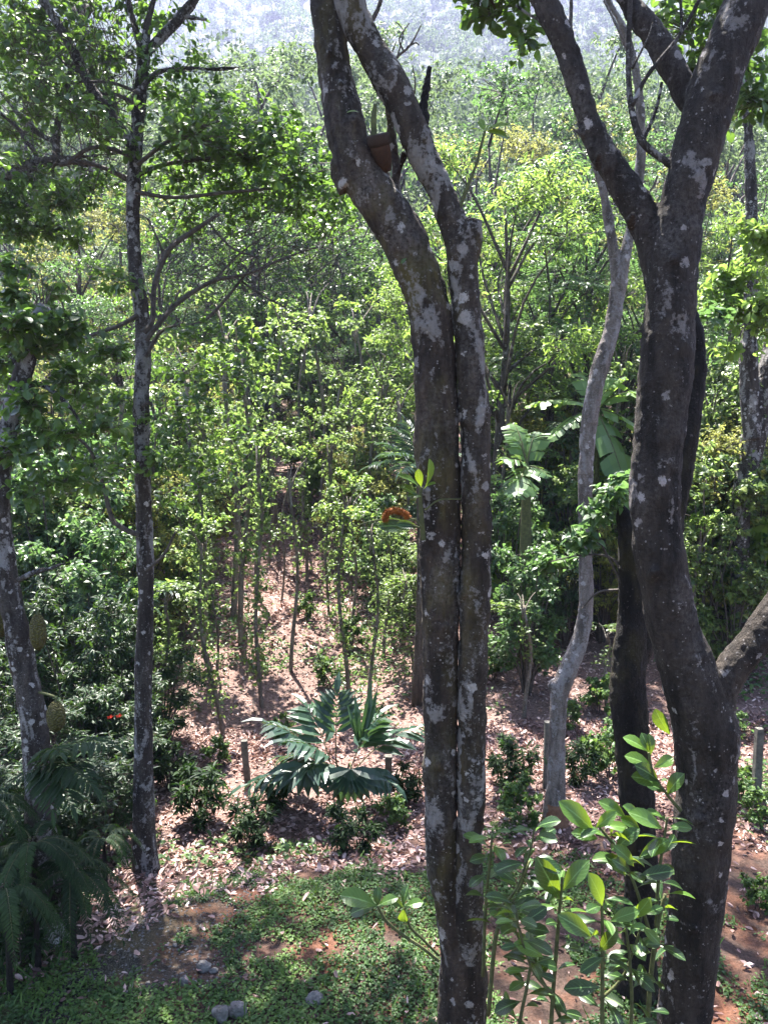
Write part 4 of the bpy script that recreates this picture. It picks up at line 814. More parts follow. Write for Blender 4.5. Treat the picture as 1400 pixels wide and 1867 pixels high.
for q in [('coffee_dark', 115, 1600, 1400), ('coffee_dark', 200, 1520, 1340), ('coffee_dark', 45, 1640, 1430), ('coffee_dark', 165, 1470, 1260), ('coffee_dark', 20, 1560, 1330), ('coffee_dark', 230, 1440, 1240), ('coffee_dark', 140, 1420, 1090), ('coffee_dark', 215, 1400, 1130), ('coffee_dark', 30, 1430, 1160), ('coffee_mid', 180, 1330, 950), ('coffee_dark', 60, 1340, 1000), ('coffee_mid', 110, 1260, 840), ('coffee_lime', 210, 1240, 900), ('coffee_mid', 20, 1260, 830), ('coffee_mid', 150, 1180, 780), ('coffee_lime', 60, 1160, 760), ('coffee_mid', 230, 1150, 760), ('coffee_lime', 320, 1130, 960), ('coffee_dark', 300, 1370, 1180), ('coffee_lime', 340, 1080, 760), ('coffee_lime', 290, 1210, 1060),
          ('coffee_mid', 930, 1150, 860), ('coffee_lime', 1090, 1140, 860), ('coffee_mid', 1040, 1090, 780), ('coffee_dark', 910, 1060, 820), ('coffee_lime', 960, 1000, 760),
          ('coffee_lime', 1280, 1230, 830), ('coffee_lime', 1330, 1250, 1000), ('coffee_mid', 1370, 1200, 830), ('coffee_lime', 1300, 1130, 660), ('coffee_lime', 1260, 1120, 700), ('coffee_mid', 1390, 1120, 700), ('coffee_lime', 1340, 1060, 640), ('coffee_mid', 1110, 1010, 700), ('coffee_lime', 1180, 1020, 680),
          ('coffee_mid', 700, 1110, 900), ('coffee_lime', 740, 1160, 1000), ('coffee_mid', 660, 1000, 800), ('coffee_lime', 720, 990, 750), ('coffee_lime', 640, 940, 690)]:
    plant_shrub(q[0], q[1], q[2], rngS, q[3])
for q in [('big_leaf', 150, 1300, 1120), ('big_leaf', 90, 1200, 960), ('fine_leaf', 240, 1200, 860), ('fine_leaf', 35, 1220, 900), ('big_leaf', 350, 1120, 1000), ('fine_leaf', 700, 1080, 860), ('fine_leaf', 1290, 1180, 760), ('big_leaf', 1360, 1190, 960), ('fine_leaf', 1380, 1150, 780), ('big_leaf', 1000, 1130, 960), ('coffee_mid', 960, 1265, 985), ('fine_leaf', 1095, 1170, 960), ('big_leaf', 920, 1120, 940), ('coffee_lime', 1300, 1200, 900), ('coffee_dark', 1030, 1180, 980), ('fine_leaf', 640, 1010, 790), ('big_leaf', 1080, 1050, 860), ('fine_leaf', 360, 1040, 700), ('big_leaf', 590, 950, 820), ('fine_leaf', 980, 1040, 720)]: plant_shrub(q[0], q[1], q[2], rngS, q[3])
for i in range(60):
    Y = rngS.uniform(19, 34); px = rngS.uniform(-60, 1460)
    if 380 < px < 760 and Y < 31: continue
    plant_shrub(str(rngS.choice(['coffee_dark', 'coffee_mid', 'coffee_lime', 'coffee_mid', 'big_leaf', 'fine_leaf'])), px, 0, rngS, None, rngS.uniform(.8, 1.5), Y)
for k, px, py, s in [('herb_dark', 640, 1560, .7), ('herb_dark', 365, 1500, .9), ('herb_dark', 455, 1550, .7), ('herb', 1110, 1420, .9), ('herb', 1120, 1370, .7), ('herb', 720, 1520, .6), ('herb_dark', 930, 1440, .8), ('herb', 940, 1500, .7), ('herb', 900, 1240, .9), ('herb', 1090, 1300, .8), ('herb_dark', 1060, 1430, .7), ('herb', 1350, 1460, .7), ('herb', 1385, 1500, .6), ('herb_dark', 110, 1700, .7), ('herb_dark', 40, 1760, .8), ('herb', 60, 1720, .6), ('herb', 590, 1250, .7), ('herb', 520, 1350, .5), ('herb', 690, 1330, .5), ('herb', 400, 1400, .6), ('herb_dark', 310, 1440, .7), ('herb', 1040, 1330, .6), ('herb', 1330, 1350, .6), ('herb_dark', 740, 1470, .6), ('herb_dark', 500, 1480, .6), ('herb', 640, 1180, .8), ('herb', 560, 1130, .8), ('herb', 1380, 1660, .45)]:
    plant_shrub(k, px, py, rngS, None, s)

def flower_on(shrub, px, py, Y):
    from mathutils import Matrix
    c = Vector(at(px, py, Y)); M = Matrix.LocRotScale(shrub.location, shrub.rotation_euler, shrub.scale).inverted(); g = Geo(); n = 5; a = np.arange(n) * 2 * math.pi / n
    leaves(g, T_HEART, np.zeros((n, 3)), np.stack([np.cos(a), np.full(n, -.3), np.sin(a)], 1), np.tile([0, -1.0, .2], (n, 1)), .055, 0); tube(g, [(0, 0, 0), (0, -.05, .01)], [.005, .003], 5, 2)
    o = part("flower", g.mesh("flower", [M_RED]), shrub); o.location = M @ c
SH0 = [o for o in COL.objects if o.name.startswith("shrub") and o.parent is None and o.type == 'EMPTY']
nearest = min(SH0, key=lambda o: (o.location - Vector(at(210, 1306, 9.0))).length)
flower_on(nearest, 201, 1307, 8.45); flower_on(nearest, 217, 1305, 8.5)
def pole(kind, seed):
    rng = np.random.default_rng(seed); g = Geo(); c = Geo(); h = 4.0
    P = np.array([[.20 * math.sin(4.3 * u + seed) * u, .16 * math.cos(5.1 * u + seed) * u, h * u] for u in np.linspace(0, 1, 7)]); P[0, 2] = -.2
    tube(g, P, np.linspace(.046, .022, 7) * rng.uniform(.75, 1.2), 7, 4, wob=.06, rng=rng)
    for k in range(3): a = rng.uniform(0, 6.28); d = np.array([math.cos(a), math.sin(a), 1.1]) * rng.uniform(.25, .5); tube(g, [P[-1] - [0, 0, .05 + .2 * k], P[-1] + d * .5, P[-1] + d], [.02, .014, .006], 5, 3)
    C = catmull(P, 30); lo, hi = {'pole': (.12, .95), 'bare': (.5, .8)}[kind]
    n = 230 if kind == 'pole' else 50; u = lo + (hi - lo) * rng.random(n) ** .75; i = (u * (len(C) - 1)).astype(int); d = rng.standard_normal((n, 3)) * np.array([1, 1, .35]); d = nrm(d)
    dens = .12 + .16 * np.abs(np.sin(u * 9 + seed)); rosettes(c, T_HEART, C[i] + d * (dens * rng.uniform(.5, 1.5, n))[:, None], d, 3, .078, rng, 1, 1.5, .5)
    for k in range(6 if kind == 'pole' else 3): q = P[-1] + rng.standard_normal(3) * np.array([.3, .3, .2]) + [0, 0, .15]; foliage(c, rng, q, (.3, .3, .25), 14, 5, .095, T_HEART, 2 if (seed + k) % 3 == 0 else 1, tw=.004)
    t = bpy.data.objects.new("creeper_pole", None); COL.objects.link(t); part("trunk", g.mesh("pole_trunk", [M_BARK_POLE], smooth=True), t); part("creeper", c.mesh("pole_creeper", [M_TWIG, M_VINE, M_LIME]), t); t["h"] = h + .4; return t
def plant_pole(kind, px, pyb, pxt, pyt, rng):
    b = on_ground(px, pyb); Y = b[1]; top = at(pxt, pyt, Y); o = planted(kind, 4, pole, rng); o.location = b
    v = Vector(top - b); s = v.length / o["h"]; o.scale = (max(s, .8), max(s, .8), s); q = v.to_track_quat('Z', 'Y').to_euler(); o.rotation_euler = q
    queue(px, Y, o, "slim" if kind == 'bare' else "creeper wrapped", "pole tree", "pole tree", "slim pole trees on the slope")
rngP = np.random.default_rng(51)
for q in [('bare', 530, 1225, 545, 840), ('bare', 513, 1100, 528, 870), ('pole', 478, 1290, 455, 800), ('pole', 408, 1345, 345, 960), ('pole', 636, 1285, 615, 880), ('pole', 672, 1300, 690, 930), ('bare', 682, 1080, 678, 640), ('pole', 755, 1240, 735, 1050), ('pole', 300, 1380, 290, 1070), ('bare', 330, 1140, 318, 900), ('pole', 600, 1120, 590, 800), ('pole', 440, 1180, 446, 620), ('bare', 955, 1310, 968, 1080), ('bare', 1106, 1290, 1100, 1140), ('pole', 560, 1060, 556, 760), ('bare', 490, 1030, 500, 760), ('pole', 640, 1080, 640, 740), ('bare', 1012, 1010, 1008, 520), ('bare', 935, 960, 968, 600), ('bare', 586, 980, 583, 520), ('pole', 950, 1050, 957, 810), ('pole', 1300, 1180, 1310, 800), ('pole', 1275, 1270, 1270, 960), ('pole', 385, 1100, 380, 760), ('bare', 1330, 1240, 1325, 1120), ('pole', 700, 1200, 712, 960), ('bare', 395, 1230, 400, 1000)]:
    plant_pole(*q, rngP)
for q in [('bare', 372, 1190, 360, 640), ('bare', 425, 1130, 432, 560), ('bare', 468, 1090, 462, 600), ('bare', 505, 1010, 498, 540), ('bare', 548, 1000, 560, 600), ('bare', 612, 1050, 606, 640), ('bare', 655, 1010, 662, 560), ('bare', 700, 1060, 690, 660), ('bare', 735, 1090, 742, 700), ('bare', 285, 1160, 300, 700), ('bare', 235, 1130, 222, 700), ('bare', 180, 1080, 190, 660), ('bare', 120, 1090, 128, 720), ('bare', 920, 1100, 912, 700), ('bare', 1050, 1060, 1042, 560), ('bare', 1130, 1100, 1120, 620), ('bare', 1310, 1090, 1318, 520), ('bare', 1290, 1160, 1284, 700), ('pole', 350, 1210, 368, 830), ('bare', 640, 1180, 650, 900)]:
    plant_pole(*q, rngP)
flush_labels()

# ------------------------------------------------------------------ palms, bananas, ferns
def palm_shrub():
    rng = np.random.default_rng(61); b = on_ground(622, 1478); Y = b[1]
    t = thing("palm_shrub", b, "bushy blue green palm with broad drooping leaflets at the foot of the litter slope", "palm")
    st = Geo(); g = Geo(); o = b + np.array([0, 0, .05])
    for (bx, by), (tx, ty), yo, n, lw in (((600, 1400), (505, 1315), 0, 9, .34), ((590, 1410), (468, 1420), -.2, 9, .34), ((605, 1400), (570, 1270), .25, 9, .32), ((612, 1380), (612, 1262), .1, 8, .3), ((620, 1400), (540, 1345), -.35, 9, .34), ((640, 1400), (700, 1300), .2, 9, .32), ((650, 1400), (752, 1320), .1, 9, .34), ((640, 1405), (700, 1400), -.35, 8, .3), ((610, 1400), (560, 1400), -.55, 8, .34), ((640, 1400), (665, 1300), -.1, 8, .28), ((600, 1400), (520, 1370), .3, 9, .32)):
        p0 = at(bx, by, Y); p1 = at(tx, ty, Y + yo); d = p1 - p0; L = np.linalg.norm(d) * 1.06; d = d / np.linalg.norm(d) + np.array([0, 0, .30]) + rng.standard_normal(3) * .08
        tube(st, [o, (o + p0) / 2 + [0, 0, .05], p0], [.014, .012, .010], 5, 3)
        frond(g, p0, d, L, lw * 1.3, 7, .42, rng, T_LANCE, 1, .40, 0, .30, None, .42, fwd=.55)
    # young fan-like leaf at the bottom
    p = at(640, 1402, Y - .45); tube(st, [o, at(636, 1395, Y - .2), p], [.014, .012, .009], 5, 3)
    for a in np.linspace(-80, 80, 12):
        d = at(640 + 62 * math.sin(R(a)), 1402 + 58 * math.cos(R(a)) + 4, Y - .6) - p
        leaves(g, T_LANCE, p[None], d[None], np.array([[math.sin(R(a)) * .5, -.8, .5]]), np.linalg.norm(d) * 1.05, 1, rng.uniform(.3, .6), 1.2)
    p = at(560, 1395, Y - .35); tube(st, [o, at(590, 1400, Y - .2), p], [.014, .012, .009], 5, 3)
    for a in np.linspace(-85, 70, 10):
        d = at(560 + 70 * math.sin(R(a)), 1395 + 52 * math.cos(R(a)) + 4, Y - .55) - p
        leaves(g, T_LANCE, p[None], d[None], np.array([[math.sin(R(a)) * .5, -.8, .6]]), np.linalg.norm(d) * 1.05, 1, rng.uniform(.3, .6), 1.1)
    for (tx, ty) in ((690, 1245), (700, 1262), (655, 1270), (640, 1290)):   # upright young leaves
        d = at(tx, ty, Y) - at(660, 1370, Y); leaves(g, T_LANCE, at(655, 1360, Y - .1)[None], d[None], np.array([[.2, -.9, .3]]), np.linalg.norm(d) * .9, 1, .8, .5)
    gpart("stem", st, M_STEM, t); gpart("fronds", g, [M_STEM, M_PALM, M_MIDG], t)
palm_shrub()
def blade(g, base, d, L, W, droop, rng, mat=1, tears=.35, rn=.5, roll=0.0):
    """one banana leaf: ribbon halves torn into strips on either side of a thick rib"""
    d = nrm(np.asarray(d, float)); side = nrm(np.cross(d, [0, 0, 1.0])); t = np.linspace(0, 1, 25)
    P = np.asarray(base)[None] + L * (t[:, None] * d + (t ** 2)[:, None] * np.array([0, 0, -droop]))
    tube(g, P, .022 * (1.05 - t), 6, 1, 0, smooth=False); T = nrm(np.gradient(P, axis=0)); up = nrm(np.cross(side[None], T)); up = np.where(up[:, 2:] < 0, -up, up)
    prof = W * np.sin(np.pi * np.clip(t * .93 + .05, 0, 1)) ** .45
    for sg in (-1, 1):
        i = 2
        while i < 24:
            k = min(24, i + int(rng.integers(1, 5))); ang = rng.normal(-.25, .16); sw = rng.uniform(-.12, .2); V = []; 
            for j in range(i, k + 1):
                o = side * sg * math.cos(ang + roll * sg) + up[j] * math.sin(ang + roll * sg) + T[j] * (.3 + sw); w = prof[j] * (1 if rng.random() > .12 else .85)
                V += [P[j], P[j] + o * w * .5 + up[j] * .02, P[j] + o * w - np.array([0, 0, .10 * w])]
            m = k - i + 1; q = []
            for j in range(m - 1): q += [(3 * j, 3 * j + 1, 3 * j + 4, 3 * j + 3), (3 * j + 1, 3 * j + 2, 3 * j + 5, 3 * j + 4)]
            g.add(np.array(V), None, q, mat, np.clip(rn + rng.normal(0, .08), 0, 1)); i = k if rng.random() > tears else k
def banana(px, pyb, Y, lv, label, h):
    rng = np.random.default_rng(int(px)); b = ground(at(px, 900, Y)[0], Y); t = thing("banana_plant", b, label, "banana plant", "banana plants on the slope")
    top = at(px, h, Y); st = Geo(); tube(st, [b - [0, 0, .1], (b + top) / 2, top], [.13, .11, .07], 12, 4); gpart("stem", st, M_STEM, t, True)
    for (tx, ty, yo, W, rn) in lv:
        g = Geo(); p1 = at(tx, ty, Y + yo); d = p1 - top; L = np.linalg.norm(d); dr = .42; d = d / L + np.array([0, 0, dr]); blade(g, top, d, L, W, dr, rng, 1, .5, rn); gpart("leaf", g, [M_STEM, M_BANANA], t)
banana(1085, 1000, 15.5, [(945, 735, .1, .30, .7), (1050, 635, .5, .32, .8), (1130, 900, -.8, .34, .35), (1120, 640, .3, .3, .7), (1190, 700, .2, .32, .7), (1160, 650, -.3, .3, .6), (1010, 800, -.4, .3, .5), (1175, 800, -.2, .3, .6)], "banana plant with long torn pale leaves behind the slender pale tree", 745)
banana(960, 1000, 14.0, [(930, 760, .2, .34, .35), (985, 745, .3, .3, .5), (905, 830, -.3, .32, .3), (1000, 870, -.3, .3, .3), (945, 900, -.6, .34, .2), (925, 720, .6, .28, .5)], "banana plant with broad whole dark leaves beside the twin trunked tree", 850)
banana(1220, 1000, 16.5, [(1175, 660, .2, .3, .7), (1270, 700, .2, .3, .6), (1165, 740, -.5, .3, .7), (1250, 800, -.5, .3, .5), (1200, 840, -.6, .3, .5)], "banana plant mostly hidden behind the thick forked trunk", 770)
def palm_tree():
    rng = np.random.default_rng(62); Y = 13.0; b = ground(at(762, 900, Y)[0], Y); t = thing("palm", b, "short blue green palm with arching comb leaves just behind the twin trunked tree", "palm")
    top = at(765, 850, Y); st = Geo(); tube(st, [b - [0, 0, .1], (b + top) / 2 + [.05, 0, 0], top], [.10, .08, .06], 10, 4); gpart("trunk", st, M_BARK_B, t, True)
    for (tx, ty, yo) in ((675, 850, -.2), (690, 808, .2), (712, 780, .4), (740, 770, .2), (700, 830, -.6), (800, 770, .4), (850, 830, .1), (730, 860, -.8), (830, 800, .6)):
        g = Geo(); p1 = at(tx, ty, Y + yo); d = p1 - top; L = np.linalg.norm(d); frond(g, top, d / L + np.array([0, 0, .35]), L, .34, 22, .35, rng, T_LANCE, 1, .16, 0, .08); gpart("frond", g, [M_STEM, M_PALM], t)
palm_tree()
def little_palm(px, py, Y, s, label, seed):
    rng = np.random.default_rng(seed); o = at(px, py, Y); b = ground(o[0], Y); t = thing("palm", b, label, "palm"); st = Geo(); tube(st, [b - [0, 0, .1], (b + o) / 2, o], [.08, .06, .05], 9, 4); gpart("trunk", st, M_BARK_B, t, True)
    for k in range(9):
        a = k * 2.4; g = Geo(); frond(g, o, np.array([math.cos(a), math.sin(a), .55]), s * rng.uniform(.8, 1.1), .3 * s, 20, .55, rng, T_LANCE, 1, .18, 0, .1); gpart("frond", g, [M_STEM, M_PALM], t)
little_palm(490, 735, 25, 1.8, "small palm with feathered blue green fronds under the dark crowns above the litter path", 63)
little_palm(185, 1090, 12.5, 1.3, "small pale palm in the thicket between the leaning speckled trunk and the tall straight trunk", 64)

def fern(name, b, specs, label, cat, seed, scale_leaf=.16):
    rng = np.random.default_rng(seed); t = thing(name, b, label, cat)
    for (p0, d, L, n, dr) in specs:
        g = Geo(); frond(g, p0, d, L, L * scale_leaf, n, dr, rng, T_LANCE, 1, .30, 0, .05, None, .25); gpart("frond", g, [M_STEM, M_FERN], t)
def ferns():
    rng = np.random.default_rng(65); Y = 6.35
    sp = []
    for (bx, by), (tx, ty), yo in (((75, 1395), (200, 1350), -.25), ((75, 1400), (165, 1420), -.45), ((80, 1395), (140, 1345), .2), ((78, 1405), (130, 1460), -.5), ((75, 1400), (95, 1470), -.5), ((70, 1405), (20, 1430), -.2), ((80, 1400), (180, 1440), -.1), ((75, 1395), (110, 1365), -.4)):
        p0 = at(bx, by, Y); d = at(tx, ty, Y + yo) - p0; L = np.linalg.norm(d) * 1.1; sp.append((p0, d / L + np.array([0, 0, .45]), L, 15, .5))
    fern("fern", at(75, 1400, Y), sp, "arching fern tuft growing high on the leaning speckled trunk, under the jackfruits", "fern", 66, .30)
    for (cx, cyy, Yc, s, n, label, sd_) in ((60, 1540, 6.2, .66, 15, "biggest dark fern mass hanging at the foot of the leaning speckled trunk", 67), (130, 1590, 6.3, .6, 12, "dark fern spilling toward the tall straight trunk", 68), (10, 1620, 5.9, .62, 12, "dark fern at the very edge beside the mossy gravel", 69), (-20, 1460, 6.4, .7, 12, "upper fern at the edge beside the leaning trunk", 70), (190, 1530, 7.2, .5, 9, "small fern nearest the tall straight mottled trunk", 71)):
        c = at(cx, cyy, Yc); sp = []
        for k in range(n):
            a = k * 2.4 + rng.uniform(-.3, .3); el = rng.uniform(.2, .9); d = nrm(np.array([math.cos(a), math.sin(a) * .8 - .15, el])); L = s * rng.uniform(.65, 1.0); sp.append((c + d * .05, d, L, 34, 1.15))
        fern("fern", ground(c[0], c[1]), sp, label, "fern", sd_, .17)
        core = Geo(); gb = ground(c[0], c[1]); tube(core, [gb - [0, 0, .1], (gb + c) / 2, c + [0, 0, .02]], [.03, .022, .018], 8, 3); gpart("rootstock", core, M_BARK_D, bpy.data.objects[[o.name for o in COL.objects if o.get("label") == label][0]])
ferns()

# ------------------------------------------------------------------ jackfruit sapling in front
def sapling():
    rng = np.random.default_rng(72)
    stems = [([(1098, 1990, 9), (1097, 1860, 8), (1098, 1720, 7), (1096, 1640, 5)], 4.35), ([(1000, 1990, 9), (1005, 1850, 8), (1016, 1700, 7), (1024, 1600, 5)], 4.5), ([(1080, 1995, 8), (1010, 1830, 7), (960, 1740, 6), (925, 1665, 5)], 4.55), ([(890, 1850, 8), (905, 1700, 8), (935, 1650, 6), (965, 1570, 5)], 4.7), ([(880, 1780, 7), (885, 1650, 6), (893, 1570, 5), (897, 1520, 4)], 4.75), ([(1180, 1990, 9), (1182, 1830, 9), (1196, 1700, 8), (1212, 1630, 6)], 4.6), ([(1190, 1720, 7), (1155, 1610, 6), (1125, 1550, 6), (1090, 1505, 5)], 4.6), ([(1195, 1700, 6), (1200, 1600, 6), (1210, 1530, 5), (1216, 1490, 4)], 4.6), ([(1130, 1990, 8), (1150, 1860, 7), (1148, 1760, 6), (1140, 1690, 5)], 4.45), ([(940, 1995, 8), (945, 1880, 7), (960, 1800, 6), (970, 1740, 5)], 4.4)]
    b = ground(at(1060, 1950, 4.5)[0], 4.5)
    t = thing("jackfruit_sapling", b, "leafy sapling with large glossy oval leaves between the twin and the thick trunk", "sapling")
    for q, dx in list(zip(stems[:4], (38, -34, -40, 36))):
        s_, Y_ = q; m = s_[1]; stems.append(([(m[0], m[1] - 40, 6), (m[0] + dx, m[1] - 80, 5), (m[0] + dx * 1.7, m[1] - 150, 4), (m[0] + dx * 1.9, m[1] - 190, 3)], Y_ + rng.uniform(-.25, .2)))
    for (s, Y) in stems:
        g = Geo(); P = ptube(g, s, Y, 7, 6); gpart("stem", g, M_STEM, t, True)
        C = catmull(P, 30); n = len(C); lg = Geo()
        for j in range(14):
            u = .30 + .70 * (j / 13) ** .85; a = C[min(n - 1, int(u * (n - 1)))]; az = j * 2.4 + rng.uniform(-.4, .4); el = rng.uniform(-.25, .55) + .4 * (u - .4)
            d = np.array([math.cos(az), math.sin(az) * .8 - .1, el]); L = rng.uniform(.10, .19) * (1 if j < 11 else .85)
            pe = a + nrm(d) * .02; nn = np.array([rng.normal(0, .55), rng.normal(-.35, .4), 1.0]) 
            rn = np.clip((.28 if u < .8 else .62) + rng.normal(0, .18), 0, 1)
            leaves(lg, T_OBOV, pe[None], d[None], nn[None], L, 1, rn, rng.uniform(.7, .92)); twigs(lg, a[None], (a + nrm(d) * .01)[None], (pe + nrm(d) * .01)[None], .003, .002, 0)
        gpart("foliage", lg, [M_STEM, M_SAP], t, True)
    g = Geo()                                   # leaves tinted one by one, sunlight painted into the pale ones
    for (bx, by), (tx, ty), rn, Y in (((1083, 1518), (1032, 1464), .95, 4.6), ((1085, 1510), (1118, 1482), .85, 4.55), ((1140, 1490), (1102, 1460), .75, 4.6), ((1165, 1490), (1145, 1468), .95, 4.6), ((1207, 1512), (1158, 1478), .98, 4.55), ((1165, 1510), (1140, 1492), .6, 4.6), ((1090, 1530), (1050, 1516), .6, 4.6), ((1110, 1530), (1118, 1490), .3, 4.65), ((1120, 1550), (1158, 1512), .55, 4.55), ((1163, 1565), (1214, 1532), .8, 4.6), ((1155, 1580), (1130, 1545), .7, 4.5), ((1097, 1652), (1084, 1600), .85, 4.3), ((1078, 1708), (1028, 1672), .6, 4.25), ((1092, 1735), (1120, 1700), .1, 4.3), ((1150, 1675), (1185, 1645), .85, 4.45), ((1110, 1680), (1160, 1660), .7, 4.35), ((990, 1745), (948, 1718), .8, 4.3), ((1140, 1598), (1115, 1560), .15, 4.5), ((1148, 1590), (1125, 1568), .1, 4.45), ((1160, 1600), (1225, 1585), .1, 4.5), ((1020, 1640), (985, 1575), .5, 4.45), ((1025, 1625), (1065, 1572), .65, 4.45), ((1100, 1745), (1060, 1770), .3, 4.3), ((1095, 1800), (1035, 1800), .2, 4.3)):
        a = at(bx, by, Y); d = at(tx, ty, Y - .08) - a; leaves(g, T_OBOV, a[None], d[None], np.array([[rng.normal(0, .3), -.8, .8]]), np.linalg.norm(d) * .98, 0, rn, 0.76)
    gpart("sun_tinted_leaves", g, M_SAP, t, True)
sapling()

# ------------------------------------------------------------------ posts, stones
def post(px, pyb, pyt, wpx, label, lean=0):
    b = on_ground(px, pyb); k = mpp(px, pyb, b[1]); h = at(px, pyt, b[1])[2] - b[2]; w = wpx * k / 2; rng = np.random.default_rng(px); g = Geo(); n = 7; V = []
    for i in range(n):
        z = -.25 + (h + .25) * i / (n - 1)
        for (sx, sy) in ((-1, -.8), (-.8, -1), (.8, -1), (1, -.8), (1, .8), (.8, 1), (-.8, 1), (-1, .8)): V.append(b + np.array([sx * w * (1 - .05 * i / n) + lean * z, sy * w, z]) + rng.standard_normal(3) * .0025)
    V.append(b + np.array([lean * h, 0, h + .012])); f = [(i * 8 + j, i * 8 + (j + 1) % 8, i * 8 + 8 + (j + 1) % 8, i * 8 + 8 + j) for i in range(n - 1) for j in range(8)]
    g.add(V, [((n - 1) * 8 + j, (n - 1) * 8 + (j + 1) % 8, n * 8) for j in range(8)], f); solo("fence_post", g, M_POST, b, label, "post", "fence posts along the foot of the slope")
post(996, 1440, 1316, 13, "grey fence post close against the slender pale tree"); post(708, 1440, 1378, 13, "short grey post behind the bushy palm"); post(1376, 1478, 1328, 13, "square grey fence post near the thick forked trunk"); post(452, 1432, 1350, 11, "mossy leaning post at the uphill end of the bushy palm", -.06); post(333, 1165, 1100, 10, "reddish brown post up the litter bank")
def stone(px, py, w, hgt, label, seed):
    b = on_ground(px, py); k = mpp(px, py, b[1]); rng = np.random.default_rng(seed); n = 14; m = 18; th = np.linspace(0, math.pi, n); ph = np.linspace(0, 2 * math.pi, m, endpoint=False); T, F = np.meshgrid(th, ph, indexing='ij')
    d = np.stack([np.sin(T) * np.cos(F), np.sin(T) * np.sin(F), np.cos(T)], -1).reshape(-1, 3); pl = nrm(rng.standard_normal((9, 3))); pd = rng.uniform(.62, .9, 9)
    s = np.min(np.where(d @ pl.T > .05, pd[None] / np.maximum(d @ pl.T, .05), 9), 1); s = np.minimum(s, 1.05); V = d * s[:, None] * np.array([w * k / 2, w * k / 2.3, hgt * k / 2]) + b + np.array([0, 0, hgt * k * .2])
    V += np.array([[mnoise.noise(Vector(v * 40)) for _ in (0,)][0] for v in V])[:, None] * d * .006
    i = np.arange(n - 1)[:, None] * m; j = np.arange(m)[None]; q = (j + 1) % m; g = Geo(); g.add(V, None, np.stack([i + j, i + m + j, i + m + q, i + q], -1).reshape(-1, 4)); solo("stone", g, M_STONE, b, label, "stone", "stones lying in the yard")
for a in ((372, 1766, 30, 22, "small angular grey stone alone in the green ground cover", 1), (390, 1772, 16, 12, "pebble touching the small angular grey stone", 2), (403, 1862, 36, 40, "grey stone of the pair at the photo's lower edge, toward the gravel", 3), (432, 1850, 36, 34, "grey stone of the lower edge pair, toward the twin trunk", 4), (573, 1828, 34, 26, "pale flat stone nearest the twin trunked tree", 5), (335, 1795, 18, 20, "brownish stone between the gravel and the small grey stone", 6), (255, 1770, 9, 7, "tiny whitish pebble on the mossy gravel", 7), (270, 1795, 10, 7, "second whitish pebble a little below the first", 8), (320, 1725, 9, 7, "whitish pebble by the leaf litter edge", 9)): stone(*a)

# ------------------------------------------------------------------ ground cover and fallen leaves
def scatter_xy(rng, n, y0, y1, wide=.66):
    y = np.sqrt(rng.uniform(y0 ** 2, y1 ** 2, n)); return rng.uniform(-1, 1, n) * (y * wide + .4), y
def fbm(x, y, f, seed):
    v = np.zeros_like(x); 
    for o in range(4):
        a = seed * 1.7 + o * 2.1; k = f * 2 ** o; v += (np.sin(k * (x * math.cos(a) + y * math.sin(a)) + 3 * np.sin(k * .6 * (y * math.cos(a) - x * math.sin(a)) + seed)) ) / 1.6 ** o
    return v
def ground_cover():
    rng = np.random.default_rng(81); g = Geo(); x, y = scatter_xy(rng, 140000, 4.9, 8.8)
    m = fbm(x, y, 1.1, 1) + .5 * fbm(x, y, 4, 2); thr = np.where(x < -2.1, -.1, -.85) + np.where((x > .0) & (x < 1.6) & (y > 6.3), .8, 0) + sstep(7.3, 8.4, y) * 1.2 + np.where(x > 1.9, .35, 0)
    k = m + rng.normal(0, .25, len(x)) > thr; x, y = x[k], y[k]; n = len(x)
    p = np.stack([x, y, gz(x, y) + rng.uniform(.004, .04, n)], 1); ax = np.stack([rng.normal(0, 1, n), rng.normal(0, 1, n), rng.uniform(-.2, .5, n)], 1)
    clump = np.clip(.5 + .18 * fbm(x, y, 2.2, 5) + rng.normal(0, .12, n), 0, 1)
    leaves(g, T_HEART, p, ax, np.array([0, 0, 1]) + rng.standard_normal((n, 3)) * .35, rng.uniform(.014, .042, n), 0, clump)
    q = rng.integers(0, n, 1500); leaves(g, T_STRAP, p[q], np.stack([rng.normal(0, .5, 1500), rng.normal(0, .5, 1500), np.ones(1500)], 1), rng.standard_normal((1500, 3)), rng.uniform(.04, .13, 1500), 0, rng.uniform(.2, .9, 1500))
    solo("ground_cover", g, M_COVER, (0, 0, 0), "small leaved green ground cover carpeting the yard", None, None, "stuff")
    g = Geo(); x, y = scatter_xy(rng, 80000, 8.2, 26); m = fbm(x, y, .55, 3) + .5 * fbm(x, y, 2, 4); k = m + rng.normal(0, .25, len(x)) > .72 + .15 * (y < 10); x, y = x[k], y[k]; n = len(x)
    p = np.stack([x, y, gz(x, y) + rng.uniform(.01, .14, n)], 1); ax = np.stack([rng.normal(0, 1, n), rng.normal(0, 1, n), rng.uniform(-.1, .9, n)], 1)
    leaves(g, T_MID, p, ax, np.array([0, 0, 1]) + rng.standard_normal((n, 3)) * .5, rng.uniform(.05, .12, n), 0, np.clip(.55 + rng.normal(0, .2, n), 0, 1)); solo("weeds", g, M_MIDG, (0, 0, 0), "patches of green weeds over the litter slope", None, None, "stuff")
ground_cover()
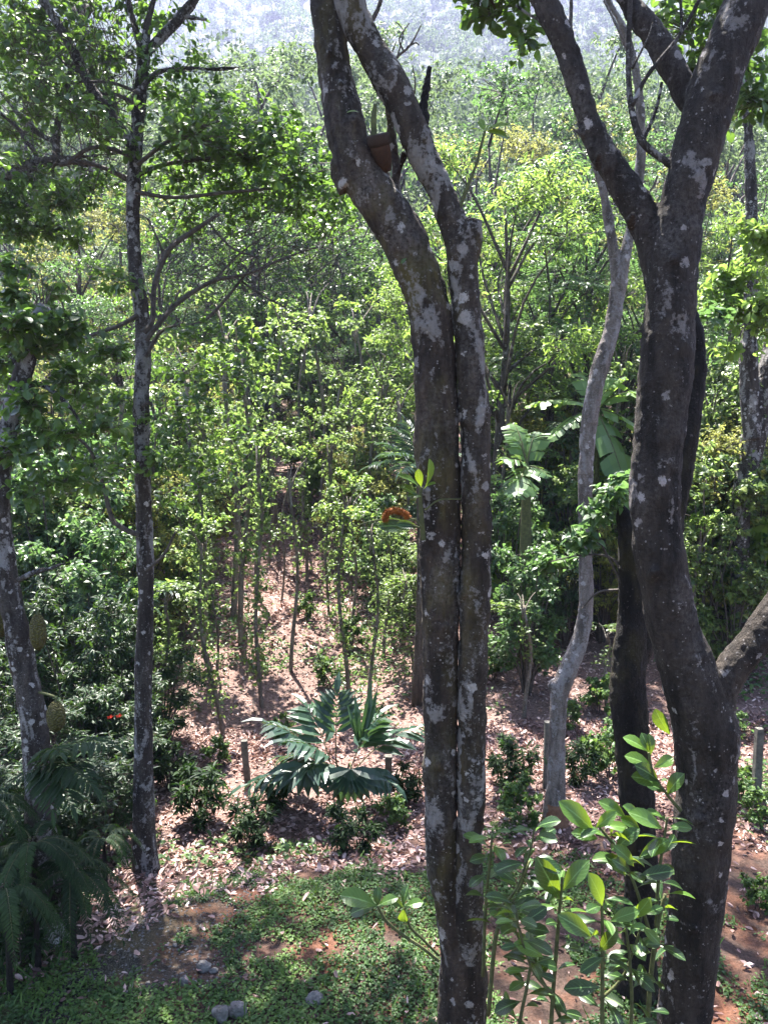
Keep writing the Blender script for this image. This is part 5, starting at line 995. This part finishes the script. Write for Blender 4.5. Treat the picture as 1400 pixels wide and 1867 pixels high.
def leaf_litter():
    rng = np.random.default_rng(82); g = Geo()
    x, y = scatter_xy(rng, 49000, 5.2, 12); x2, y2 = scatter_xy(rng, 88000, 11, 30); x3, y3 = scatter_xy(rng, 260, 4.9, 8)
    edge = (y > np.where(x < -1.5, 7.55 + .9 * (x + 1.5), 7.7) + .18 * fbm(x, y, 1.5, 9)) | (rng.random(len(x)) < .05); x, y = x[edge], y[edge]
    bare = (fbm(x, y, .9, 11) > 1.0) & (rng.random(len(x)) < .8); x, y = x[~bare], y[~bare]
    X = np.concatenate([x, x2, x3]); Yy = np.concatenate([y, y2, y3]); n = len(X)
    p = np.stack([X, Yy, gz(X, Yy) + rng.uniform(.004, .035, n)], 1); ax = np.stack([rng.normal(0, 1, n), rng.normal(0, 1, n), rng.normal(0, .22, n)], 1)
    leaves(g, T_CURL, p, ax, np.array([0, 0, 1.0]) * np.where(rng.random(n) < .6, 1, -1)[:, None] + rng.standard_normal((n, 3)) * .4, rng.uniform(.03, .095, n) * rng.uniform(.7, 1.25, n) * (1 + (Yy > 15) * .35), 0, np.clip(rng.beta(1.1, 1.2, n) * .8 + .1 + .13 * fbm(X, Yy, 1.3, 21), 0, 1), rng.uniform(.6, 1.3, n))
    solo("leaf_litter", g, M_LITTER, (0, 0, 0), "pinkish brown fallen leaves covering the slope", None, None, "stuff")
    n = 260; g = Geo(); x, y = scatter_xy(rng, n, 8, 20); a = rng.uniform(0, 6.28, n); L = rng.uniform(.15, .7, n); A = np.stack([x, y, gz(x, y) + .02], 1); C = np.stack([x + L * np.cos(a), y + L * np.sin(a), gz(x + L * np.cos(a), y + L * np.sin(a)) + rng.uniform(.01, .08, n)], 1)
    twigs(g, A, (A + C) / 2 + rng.standard_normal((n, 3)) * .02, C, .008, .003); solo("twig_litter", g, M_TWIG, (0, 0, 0), "dry twigs scattered over the fallen leaves", None, None, "stuff")
leaf_litter()
def gravel():
    rng = np.random.default_rng(83); n = 5000; x = rng.uniform(-4.2, -.9, n); y = rng.uniform(4.9, 7.7, n); k = (y < 7.6 + .9 * (np.minimum(x, -1.5) + 1.5)) & (fbm(x, y, 1.6, 12) + rng.normal(0, .4, n) > -.5); x, y = x[k], y[k]; n = len(x)
    g = Geo(); V0 = np.array([(1, 0, 0), (-1, 0, 0), (0, 1, 0), (0, -1, 0), (0, 0, .7), (0, 0, -.7)]); F = np.array([(0, 2, 4), (2, 1, 4), (1, 3, 4), (3, 0, 4), (2, 0, 5), (1, 2, 5), (3, 1, 5), (0, 3, 5)])
    V = V0[None] * (rng.uniform(.6, 1.3, (n, 6, 1)) * (rng.uniform(.3, 1, n) ** 2 * .016 + .003)[:, None, None]) + np.stack([x, y, gz(x, y) + .002], 1)[:, None]
    g.add(V.reshape(-1, 3), (F[None] + (np.arange(n) * 6)[:, None, None]).reshape(-1, 3)); solo('gravel', g, M_STONE, (0, 0, 0), 'loose grey gravel bits over the mossy yard corner', None, None, 'stuff')
gravel()
for ps in PROTO.values():
    for p_ in ps:
        if not p_["used"]:
            for ch in list(p_.children): bpy.data.objects.remove(ch)
            bpy.data.objects.remove(p_)
for o in list(bpy.data.objects):
    for k in ("h", "used"):
        if k in o: del o[k]
